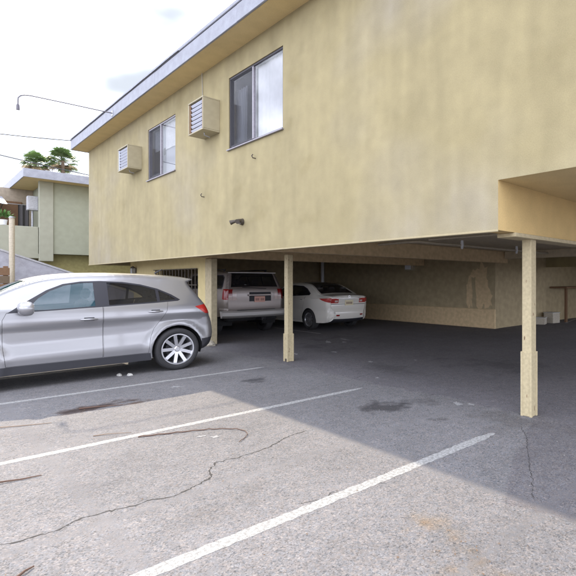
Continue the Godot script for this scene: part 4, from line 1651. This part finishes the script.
	for k in 13:
		var x := lerpf(-0.95, 0.95, k / 12.0)
		var z := -0.08 + 0.14 * pow(absf(x) / 0.95, 4.0)
		var ring := [Vector3(x, 0.53, z + 0.04), Vector3(x, 0.50, z + 0.10), Vector3(x, 0.70, z + 0.16), Vector3(x, 0.705, z + 0.03), Vector3(x, 0.66, z - 0.01), Vector3(x, 0.57, z)]
		if prev:
			for q in 6:
				mb.flat_quad(prev[q], ring[q], ring[(q + 1) % 6], prev[(q + 1) % 6], (prev[q] + prev[(q + 1) % 6]) * 0.5 - Vector3(x, 0.61, z + 0.07))
		else:
			mb.flat_quad(ring[0], ring[2], ring[4], ring[5], Vector3.LEFT)
		prev = ring
	put(mb, "rear_bumper", M.bumper_metal, o)
	mb = Mb.new()
	mb.cbox(Vector3(0, 0.714, -0.0), Vector3(1.1, 0.012, 0.09), 0.004)
	put(mb, "step_pad", M.black_plastic, o)
	mb = Mb.new()
	mb.cbox(Vector3(-0.16, 0.45, 0.06), Vector3(0.10, 0.09, 0.3), 0.012)
	mb.tube([Vector3(-0.16, 0.44, -0.08), Vector3(-0.16, 0.44, -0.16), Vector3(-0.16, 0.50, -0.17)], 0.022, 8)
	put(mb, "tow_hitch", M.alloy_dark, o)
	mb = Mb.new()
	mb.cbox(Vector3(0, 0.48, 0.35), Vector3(1.5, 0.16, 0.3), 0.03)
	put(mb, "rear_valance", M.underbody, o)
	for s in [-0.62, 0.62]:
		mb = Mb.new()
		mb.tube([Vector3(s, 1.84, 0.6), Vector3(s, 1.845, 2.2)], 0.018, 8)
		for z in [0.65, 1.4, 2.15]:
			mb.cbox(Vector3(s, 1.815, z), Vector3(0.03, 0.06, 0.06), 0.006)
		put(mb, "roof_rail", M.black_plastic, o)
	car_mirror(o, c, 2.85, 1.27, M.champagne, 1.15)


func build_sedan() -> void:
	var o := thing("white_sedan", "white four-door sedan parked beside the champagne wagon under the carport", "car", Vector3(-9.0, 0, -5.33), -PI / 2)
	var pts := [Vector2(0.32, 0.24), Vector2(0.12, 0.29), Vector2(0.02, 0.42), Vector2(0.0, 0.56), Vector2(0.05, 0.68), Vector2(0.07, 0.82), Vector2(0.05, 0.96), Vector2(0.06, 1.035), Vector2(0.16, 1.06), Vector2(0.50, 1.085), Vector2(0.72, 1.17), Vector2(1.15, 1.37), Vector2(1.5, 1.44), Vector2(2.0, 1.455), Vector2(2.45, 1.425), Vector2(2.75, 1.33), Vector2(3.4, 1.0), Vector2(4.0, 0.90), Vector2(4.45, 0.76), Vector2(4.6, 0.56), Vector2(4.58, 0.34), Vector2(4.3, 0.21)]
	var rr := [0.06, 0.12, 0.18, 0.18, 0.12, 0.10, 0.10, 0.10, 0.10, 0.11, 0.09, 0.08, 0.09, 0.09, 0.09, 0.07, 0.07, 0.14, 0.2, 0.22, 0.2, 0.1]
	var c := car_shape(pts, rr, "sedan", 0.03)
	var dlo := poly([3.05, 1.0, 2.7, 1.24, 2.42, 1.355, 2.0, 1.385, 1.5, 1.365, 1.2, 1.28, 0.92, 1.13, 0.95, 1.075, 2.0, 1.03])
	var pf := poly([2.9, 1.03, 2.66, 1.215, 2.4, 1.33, 2.08, 1.36, 2.08, 1.05])
	var pr := poly([1.98, 1.055, 1.98, 1.36, 1.5, 1.34, 1.22, 1.26, 0.98, 1.13, 0.99, 1.095])
	var d1 := poly([2.035, 0.30, 2.035, 1.05, 2.98, 1.02, 3.08, 0.99, 3.1, 0.7, 3.02, 0.30])
	var d2 := poly([2.025, 0.30, 2.025, 1.05, 1.14, 1.085, 1.12, 1.06, 1.2, 0.8, 1.34, 0.55, 1.36, 0.30])
	var lamp := poly([-0.02, 0.84, 0.30, 0.93, 0.42, 0.985, -0.02, 1.0])
	car_core(o, c, {
		"bottom": [Vector2(3.65, 0.21), Vector2(0.95, 0.22)], "arches": [[0.95, 0.32, 0.36], [3.65, 0.32, 0.36]], "doors": [d1, d2], "handles": [Vector2(2.2, 0.90), Vector2(1.32, 0.92)],
		"dlo": dlo, "cut": [lamp], "panes": [pf, pr], "pane_mats": [M.privacy_glass, M.privacy_glass], "trim": M.black_gloss, "paint": M.white_car, "handle_mat": M.white_car,
		"extras": [[Geometry2D.intersect_polygons(lamp, c_poly(c))[0], "tail_lamp", M.lamp_red]],
		"cell": 0.075, "track": 0.87, "tyre": 0.32, "rim": 0.215, "spokes": 10, "sill": 0.22, "length": 4.6, "front_seat": 2.15, "rear_seat": 1.25, "belt": 0.98, "dash": 3.0})
	put(cross_patch(c, 12.0, 15.0, -1, 1), "roof", M.white_car, o)
	put(cross_patch(c, 16.0, 20.0, -1, 1), "hood", M.white_car, o)
	put(cross_patch(c, 20.0, 21.0, -1, 1), "front_bumper", M.black_plastic, o)
	put(cross_patch(c, 15.0, 16.0, -0.92, 0.92, -0.003), "windscreen", M.car_glass, o)
	var mb := cross_patch(c, 15.0, 16.0, -1, -0.92, 0.0, 2)
	cross_patch(c, 15.0, 16.0, 0.92, 1, 0.0, 2, mb)
	put(mb, "windscreen_pillars", M.white_car, o)
	put(cross_patch(c, 9.5, 11.9, -0.90, 0.90, -0.003), "rear_window", M.privacy_glass, o)
	mb = cross_patch(c, 9.5, 12.0, -1, -0.90, 0.0, 2)
	cross_patch(c, 9.5, 12.0, 0.90, 1, 0.0, 2, mb)
	put(mb, "rear_pillars", M.white_car, o)
	var lid := put(cross_patch(c, 4.9, 9.5, -1, 1), "boot_lid", M.white_car, o)
	put(cross_patch(c, 1.6, 4.8, -1, 1), "rear_bumper", M.white_car, o)
	put(cross_patch(c, 0.0, 1.6, -1, 1), "lower_bumper", M.black_plastic, o)
	for s in [-1.0, 1.0]:
		put(cross_patch(c, 5.15, 6.25, minf(s * 0.60, s), maxf(s * 0.60, s), 0.004, 6), "tail_lamp", M.lamp_red, o)
		put(cross_patch(c, 5.35, 5.75, minf(s * 0.64, s * 0.8), maxf(s * 0.64, s * 0.8), 0.007, 4), "reverse_lamp", M.lamp_clear, o)
		put(cross_patch(c, 2.2, 2.5, minf(s * 0.72, s * 0.94), maxf(s * 0.72, s * 0.94), 0.004, 4), "reflector", M.lamp_dark_red, o)
	mb = Mb.new()
	mb.cbox(Vector3(0, 0.985, 0.03), Vector3(0.95, 0.03, 0.03), 0.01)
	put(mb, "garnish", M.chrome, lid)
	mb = Mb.new()
	mb.cbox(Vector3(0.0, 0.845, 0.028), Vector3(0.315, 0.16, 0.012), 0.003)
	var plate := put(mb, "number_plate", M.plate_cream, lid)
	mb = Mb.new()
	for k in 7:
		mb.cbox(Vector3(-0.105 + k * 0.035, 0.84, 0.0205), Vector3(0.018, 0.07, 0.003), 0.001)
	put(mb, "lettering", M.plate_ink, plate)
	# round badge over the plate
	mb = Mb.new()
	mb.lathe([Vector2(0.028, 0.0), Vector2(0.042, 0.0), Vector2(0.042, 0.008), Vector2(0.028, 0.008)], Transform3D(Basis(Vector3.RIGHT, -PI / 2), Vector3(0, 1.03, 0.024)), 20)
	put(mb, "badge", M.chrome, lid)
	car_mirror(o, c, 2.9, 1.0, M.white_car)


# ------------------------------------------------------------------ fittings
func build_fittings() -> void:
	# through-wall air conditioners
	var acs := [[Vector3(-6.49, 4.29, 0), 0.66, 0.61, "boxy cream window air conditioner on the wall between the two windows"], [Vector3(-10.82, 4.27, 0), 0.78, 0.57, "boxy cream air conditioner on the wall beyond both windows, nearest the far corner"]]
	for q in acs:
		var a := thing("air_conditioner", q[3], "air conditioner", q[0], 0.0, "air conditioners on the facade")
		var w: float = q[1]
		var h: float = q[2]
		var mb := Mb.new()
		mb.cbox(Vector3(0, h - 0.012, 0.155), Vector3(w, 0.024, 0.31), 0.004)
		mb.cbox(Vector3(0, 0.012, 0.155), Vector3(w, 0.024, 0.31), 0.004)
		for s in [-1, 1]:
			mb.cbox(Vector3(s * (w / 2 - 0.012), h / 2, 0.155), Vector3(0.024, h - 0.05, 0.31), 0.004)
		put(mb, "case", M.ac_case, a)
		mb = Mb.new()
		mb.box(Vector3(-w / 2 + 0.025, 0.025, 0.18), Vector3(w / 2 - 0.025, h - 0.025, 0.20))
		put(mb, "inner_panel", M.ac_dark, a)
		mb = Mb.new()
		for s in [-1, 1]:
			mb.cbox(Vector3(s * (w / 2 - 0.05), h / 2, 0.285), Vector3(0.05, h - 0.06, 0.02), 0.004)
		put(mb, "grille_frame", M.wood if q[0].x > -8.0 else M.ac_slat, a)
		for i in 7:
			mb = Mb.new()
			mb.cbox(Vector3(0.0, 0.07 + i * (h - 0.14) / 6.0, 0.27), Vector3(w - 0.13, 0.05, 0.012), 0.003, Basis(Vector3.RIGHT, 0.6))
			put(mb, "louvre", M.ac_slat, a)
		mb = Mb.new()
		mb.tube([Vector3(w * 0.2, 0.0, 0.2), Vector3(w * 0.2, -0.05, 0.2), Vector3(w * 0.2, -0.07, 0.1)], 0.01, 6)
		put(mb, "drain_spout", M.galv, a)
	# twin flood lamp on the facade (not lit)
	var f := thing("flood_light", "small dark twin-head flood light low on the yellow facade", "light", Vector3(-5.28, 2.55, 0))
	var mb := Mb.new()
	mb.tube([Vector3(0, 0, 0.002), Vector3(0, 0, 0.05)], [0.06, 0.05], 14)
	put(mb, "base", M.iron, f)
	for s in [-1.0, 1.0]:
		mb = Mb.new()
		mb.tube([Vector3(0, 0, 0.04), Vector3(s * 0.04, -0.01, 0.07), Vector3(s * 0.07, 0.01, 0.085)], 0.011, 8)
		mb.tube([Vector3(s * 0.06, 0.02, 0.07), Vector3(s * 0.10, 0.0, 0.12), Vector3(s * 0.13, -0.02, 0.16)], [0.022, 0.032, 0.042], 12)
		put(mb, "lamp_head", M.iron, f)
	# small rusty bolts / screw-eyes left in the wall
	for p in [Vector3(-4.83, 3.58, 0), Vector3(-6.84, 3.17, 0)]:
		var e := thing("wall_hook", "small rusty hook in the facade below the near window" if p.x > -6.0 else "small rusty hook in the facade below the nearer air conditioner", "hook", p)
		mb = Mb.new()
		mb.tube([Vector3(0, 0, 0), Vector3(0, 0, 0.05), Vector3(0, 0.03, 0.07), Vector3(0, 0.06, 0.05)], 0.009, 6)
		put(mb, "hook", M.iron, e)
	# lamp arm on the eave
	var g := thing("gooseneck_lamp", "long thin gooseneck lamp arm reaching out from the eave against the sky", "lamp", Vector3(-11.13, 5.72, 0.45))
	mb = Mb.new()
	mb.tube([Vector3(0, -0.01, -0.02), Vector3(0, -0.02, 0.8), Vector3(0, -0.035, 1.56), Vector3(0, -0.05, 1.66), Vector3(0, -0.085, 1.73), Vector3(0, -0.14, 1.77), Vector3(0, -0.21, 1.775), Vector3(0, -0.30, 1.775)], 0.0125, 10)
	put(mb, "arm", M.lamp_arm, g)
	mb = Mb.new()
	mb.tube([Vector3(0, -0.28, 1.775), Vector3(0, -0.31, 1.775), Vector3(0, -0.41, 1.775)], [0.016, 0.028, 0.032], 12)
	put(mb, "lamp_head", M.lamp_arm, g)
	mb = Mb.new()
	mb.cbox(Vector3(0, -0.01, -0.005), Vector3(0.10, 0.14, 0.012), 0.003)
	put(mb, "bracket", M.galv, g)
	# overhead wires
	var wires := [
		[Vector3(-15.45, 5.88, 0.45), Vector3(-14.0, 5.28, 3.6), 0.03, "black overhead wire running from the eave's far corner"],
		[Vector3(-40.86, 10.54, 2.26), Vector3(-30.0, 7.3, -7.3), 0.12, "black overhead wire crossing low behind the palm trees"],
	]
	for q in wires:
		mb = Mb.new()
		var pts := []
		for i in 25:
			var t := i / 24.0
			pts.append(q[0].lerp(q[1], t) - Vector3(0, q[2] * 4.0 * t * (1.0 - t), 0))
		mb.tube(pts, 0.012 if q[0].x > -20.0 else 0.03, 6)
		var o := put(mb, "overhead_wire", M.cable, self)
		tag(o, q[3], "wire", "overhead wires")
	# thin service cable along the fascia and down the wall
	mb = Mb.new()
	var cp := []
	for i in 40:
		cp.append(Vector3(lerpf(-15.3, -6.9, i / 39.0), 5.90 + 0.003 * sin(i * 0.9), 0.455))
	mb.tube(cp, 0.007, 5)
	tag(put(mb, "service_cable", M.cable, self), "thin dark cable running along the grey fascia", "cable")
	mb = Mb.new()
	mb.tube([Vector3(-6.9, 5.62, 0.02), Vector3(-6.9, 5.3, 0.012), Vector3(-6.88, 4.9, 0.012)], 0.006, 5)
	tag(put(mb, "wall_cable", M.litter, self), "thin pale cable running down the wall to the nearer air conditioner", "cable")
	# lantern on the barred wall, box light on the back wall
	var l := thing("wall_lantern", "small dark lantern beside the barred opening in the yellow wall", "lantern", Vector3(-14.2, 1.86, -0.98))
	mb = Mb.new()
	mb.cbox(Vector3(0, 0, 0.015), Vector3(0.10, 0.16, 0.03), 0.006)
	put(mb, "back_plate", M.iron, l)
	mb = Mb.new()
	mb.cbox(Vector3(0, -0.02, 0.09), Vector3(0.12, 0.18, 0.12), 0.012)
	put(mb, "lantern_case", M.galv, l)
	mb = Mb.new()
	mb.tube([Vector3(0, 0.07, 0.09), Vector3(0, 0.13, 0.09)], [0.085, 0.01], 4)
	put(mb, "cap", M.iron, l)
	var bx := thing("junction_box", "small pale grey box fixed high on the back wall of the carport", "box", Vector3(-9.45, 1.90, -8.55))
	mb = Mb.new()
	mb.cbox(Vector3(0, 0.13, 0.07), Vector3(0.42, 0.24, 0.14), 0.012)
	put(mb, "case", M.pipe, bx)
	mb = Mb.new()
	mb.cbox(Vector3(-0.02, 0.13, 0.145), Vector3(0.30, 0.17, 0.012), 0.004)
	put(mb, "cover", M.pvc, bx)
	mb = Mb.new()
	mb.tube([Vector3(0, 0.25, 0.06), Vector3(0, 0.52, 0.06)], 0.014, 6)
	put(mb, "conduit", M.galv, bx)
	var cl := thing("ceiling_light", "white strip light under the carport ceiling at the picture's right edge", "light", Vector3(-3.0, 2.36, -9.4))
	mb = Mb.new()
	mb.cbox(Vector3(0, 0.035, 0), Vector3(0.16, 0.05, 1.1), 0.008)
	put(mb, "housing", M.white_paint, cl)
	mb = Mb.new()
	mb.tube([Vector3(0, -0.005, -0.5), Vector3(0, -0.005, 0.5)], 0.016, 8)
	put(mb, "tube", M.pvc, cl)
	# boxes by the side wall, far inside
	for q in [[Vector3(-5.45, 0, -11.0), Vector3(0.34, 0.22, 0.4), 0.3, "pale cardboard box on the floor far inside the carport"], [Vector3(-5.42, 0, -11.75), Vector3(0.4, 0.36, 0.45), -0.1, "taller pale storage box behind the cardboard one far inside the carport"]]:
		var k := thing("storage_box", q[3], "box", q[0], q[2])
		mb = Mb.new()
		mb.cbox(Vector3(0, q[1].y / 2, 0), q[1], 0.01)
		put(mb, "box", M.concrete, k)
		mb = Mb.new()
		mb.cbox(Vector3(0, q[1].y + 0.012, 0), Vector3(q[1].x + 0.03, 0.03, q[1].z + 0.03), 0.008)
		put(mb, "lid", M.litter, k)
	# broken lump of concrete at the pillar
	mb = Mb.new()
	var c0 := Vector3(-8.60, 0.0, -0.86)
	lump(mb, c0, Vector3(0.16, 0.12, 0.13))
	tag(put(mb, "concrete_lump", M.concrete, self), "rounded lump of concrete at the foot of the pillar behind the silver hatchback", "rubble")
	# fan palms far behind the low building
	palm(Vector3(-56.9, 0, -4.9), 13.0, 1.45, "left and slightly smaller of the two fan palms above the low roof")
	palm(Vector3(-54.9, 0, -6.7), 13.25, 1.6, "right and fuller of the two fan palms above the low roof")


func lump(mb: Mb, c: Vector3, r: Vector3) -> void:
	var nl := 7
	var nm := 10
	var ps := []
	for i in nl + 1:
		var row := []
		for j in nm:
			var a := PI * 0.5 * i / nl
			var b := TAU * j / nm
			var k := 1.0 + rng.randf_range(-0.12, 0.12)
			row.append(c + Vector3(cos(a) * cos(b), sin(a), cos(a) * sin(b)) * r * k)
		ps.append(row)
	for i in nl:
		for j in nm:
			var l := (j + 1) % nm
			mb.flat_quad(ps[i][j], ps[i][l], ps[i + 1][l], ps[i + 1][j], ps[i][j] - c)


func palm(at: Vector3, h: float, r: float, label: String) -> void:
	var o := thing("palm_tree", label, "palm", at, 0.0, "fan palms behind the low building")
	var mb := Mb.new()
	var pts := []
	var rad := []
	for i in 15:
		var t := i / 14.0
		pts.append(Vector3(0.25 * sin(t * 2.0), h * t, 0.15 * t))
		rad.append(lerpf(0.24, 0.13, t) * (1.0 + 0.05 * (i % 2)))
	mb.tube(pts, rad, 10)
	put(mb, "trunk", M.bark, o)
	var top: Vector3 = pts[-1]
	var green := Mb.new()
	var dry := Mb.new()
	for i in 46:
		var el := rng.randf_range(-0.75, 1.35)
		var az := rng.randf() * TAU
		var d := Vector3(cos(az) * cos(el), sin(el), sin(az) * cos(el))
		var is_dry := el < -0.35 and rng.randf() < 0.7
		var m: Mb = dry if is_dry else green
		var stem := r * rng.randf_range(0.40, 0.58)
		var tip := top + d * stem + Vector3(0, -0.10 * stem * cos(el), 0)
		m.tube([top, top + d * stem * 0.5 + Vector3(0, 0.04, 0), tip], [0.03, 0.022, 0.015], 5, false)
		var s := d.cross(Vector3.UP).normalized()
		var n := s.cross(d).normalized()
		for k in 17:
			var a := lerpf(-1.45, 1.45, k / 16.0)
			var bd := (d * cos(a) + s * sin(a)).normalized()
			var L := r * 0.52 * (0.72 + 0.28 * cos(a)) * rng.randf_range(0.85, 1.1)
			var mid := tip + bd * L * 0.55 + n * 0.03
			var end := tip + bd * L + Vector3(0, -L * rng.randf_range(0.18, 0.4), 0)
			var wv := (s * cos(a) - d * sin(a)) * 0.045
			m.flat_quad(tip + wv * 0.3, mid + wv, mid - wv, tip - wv * 0.3, n)
			m.tri(mid + wv, end, mid - wv, n, n, n)
	put(green, "crown", M.palm_leaf, o)
	put(dry, "dry_fronds", M.palm_dry, o)


# ------------------------------------------------------------------ litter on the lot
func stick(pts: Array, r: float, called: String, m: Material, label: String, flat_w := 0.0) -> void:
	var mb := Mb.new()
	var p3 := []
	var rad := []
	for i in pts.size():
		p3.append(Vector3(pts[i].x, r * 0.9 + (0.006 if i % 3 == 1 else 0.0), pts[i].y))
		var t := float(i) / (pts.size() - 1)
		rad.append(r * lerpf(1.0, 0.45, t))
	mb.tube(p3, rad, 7)
	tag(put(mb, called, m, self), label, "twig")


func build_litter() -> void:
	var curve := Curve2D.new()
	for p in [Vector2(-2.55, 2.42), Vector2(-2.36, 2.02), Vector2(-2.22, 1.80), Vector2(-2.03, 1.66), Vector2(-1.83, 1.68), Vector2(-1.68, 1.84)]:
		curve.add_point(p)
	var cp := []
	for i in 30:
		cp.append(curve.sample_baked(curve.get_baked_length() * i / 29.0, true) + Vector2(rng.randf_range(-0.004, 0.004), 0))
	stick(cp, 0.0065, "dry_twig", M.twig, "long curved reddish dry palm stem lying between two parking lines")
	stick([Vector2(-2.16, 3.62), Vector2(-2.15, 3.45), Vector2(-2.12, 3.34), Vector2(-2.10, 3.22)], 0.008, "dry_twig", M.twig, "short straight brown stick at the picture's left edge below the middle parking line")
	stick([Vector2(-4.02, 3.5), Vector2(-3.93, 3.27), Vector2(-3.86, 3.1), Vector2(-3.76, 2.88)], 0.007, "dry_twig", M.twig_pale, "pale dry stick at the edge of the hatchback's shadow")
	stick([Vector2(-2.92, 2.70), Vector2(-2.86, 2.58), Vector2(-2.76, 2.42)], 0.005, "dry_twig", M.twig_pale, "thin pale stick lying against the middle parking line")
	stick([Vector2(-0.57, 3.56), Vector2(-0.60, 3.52), Vector2(-0.63, 3.48)], 0.008, "dry_twig", M.twig, "tiny dark twig at the bottom left corner of the lot")
	stick([Vector2(-4.2, 2.55), Vector2(-4.12, 2.38), Vector2(-4.02, 2.15)], 0.009, "dry_twig", M.twig, "dark twig on the brown stain at the shadow's edge")
	# crumpled litter under the hatchback
	for q in [[Vector3(-6.15, 0.0, 1.62), "crumpled white paper under the silver hatchback"], [Vector3(-6.05, 0.0, 1.50), "smaller white paper scrap under the silver hatchback, nearer its rear wheel"]]:
		var mb := Mb.new()
		lump(mb, q[0], Vector3(0.06, 0.035, 0.04))
		tag(put(mb, "paper_scrap", M.litter, self), q[1], "litter")
	# dry leaf bits, seed husks and loose stones: nobody could count them
	var leafs := Mb.new()
	for i in 260:
		var p := Vector3(rng.randf_range(-5.0, 2.0), 0.004, rng.randf_range(-1.0, 3.8))
		if i < 70:
			p = Vector3(-4.15 + rng.randfn() * 0.14, 0.004, 2.25 + rng.randfn() * 0.35)
		elif i < 110:
			p = Vector3(1.05 + rng.randfn() * 0.25, 0.004, 1.85 + rng.randfn() * 0.15)
		var a := rng.randf() * TAU
		var l := rng.randf_range(0.006, 0.02)
		var d := Vector3(cos(a), rng.randf_range(-0.1, 0.25), sin(a)) * l
		var s := Vector3(-sin(a), rng.randf_range(0.0, 0.3), cos(a)) * l * 0.3
		leafs.flat_quad(p - d * 0.5 + Vector3(0, 0.004, 0), p + s + Vector3(0, 0.003, 0), p + d * 0.5 + Vector3(0, 0.004, 0), p - s + Vector3(0, 0.003, 0), Vector3.UP)
	var lo := put(leafs, "leaf_litter", M.dead_leaf, self)
	lo.set_meta("kind", "stuff")
	lo.set_meta("label", "scattered dry leaf bits and husks on the asphalt")
	lo.set_meta("category", "leaf litter")
	var st := Mb.new()
	for i in 420:
		var p := Vector3(rng.randf_range(-4.5, 2.2), 0.0, rng.randf_range(-1.5, 3.9))
		var r := rng.randf_range(0.0018, 0.0048)
		st.cbox(p + Vector3(0, r * 0.4, 0), Vector3(r * 2, r * 1.4, r * 1.6), r * 0.5, Basis(Vector3.UP, rng.randf() * TAU))
	var so := put(st, "loose_grit", M.grit, self)
	so.set_meta("kind", "stuff")
	so.set_meta("label", "loose grit and small stones on the asphalt")
	so.set_meta("category", "grit")
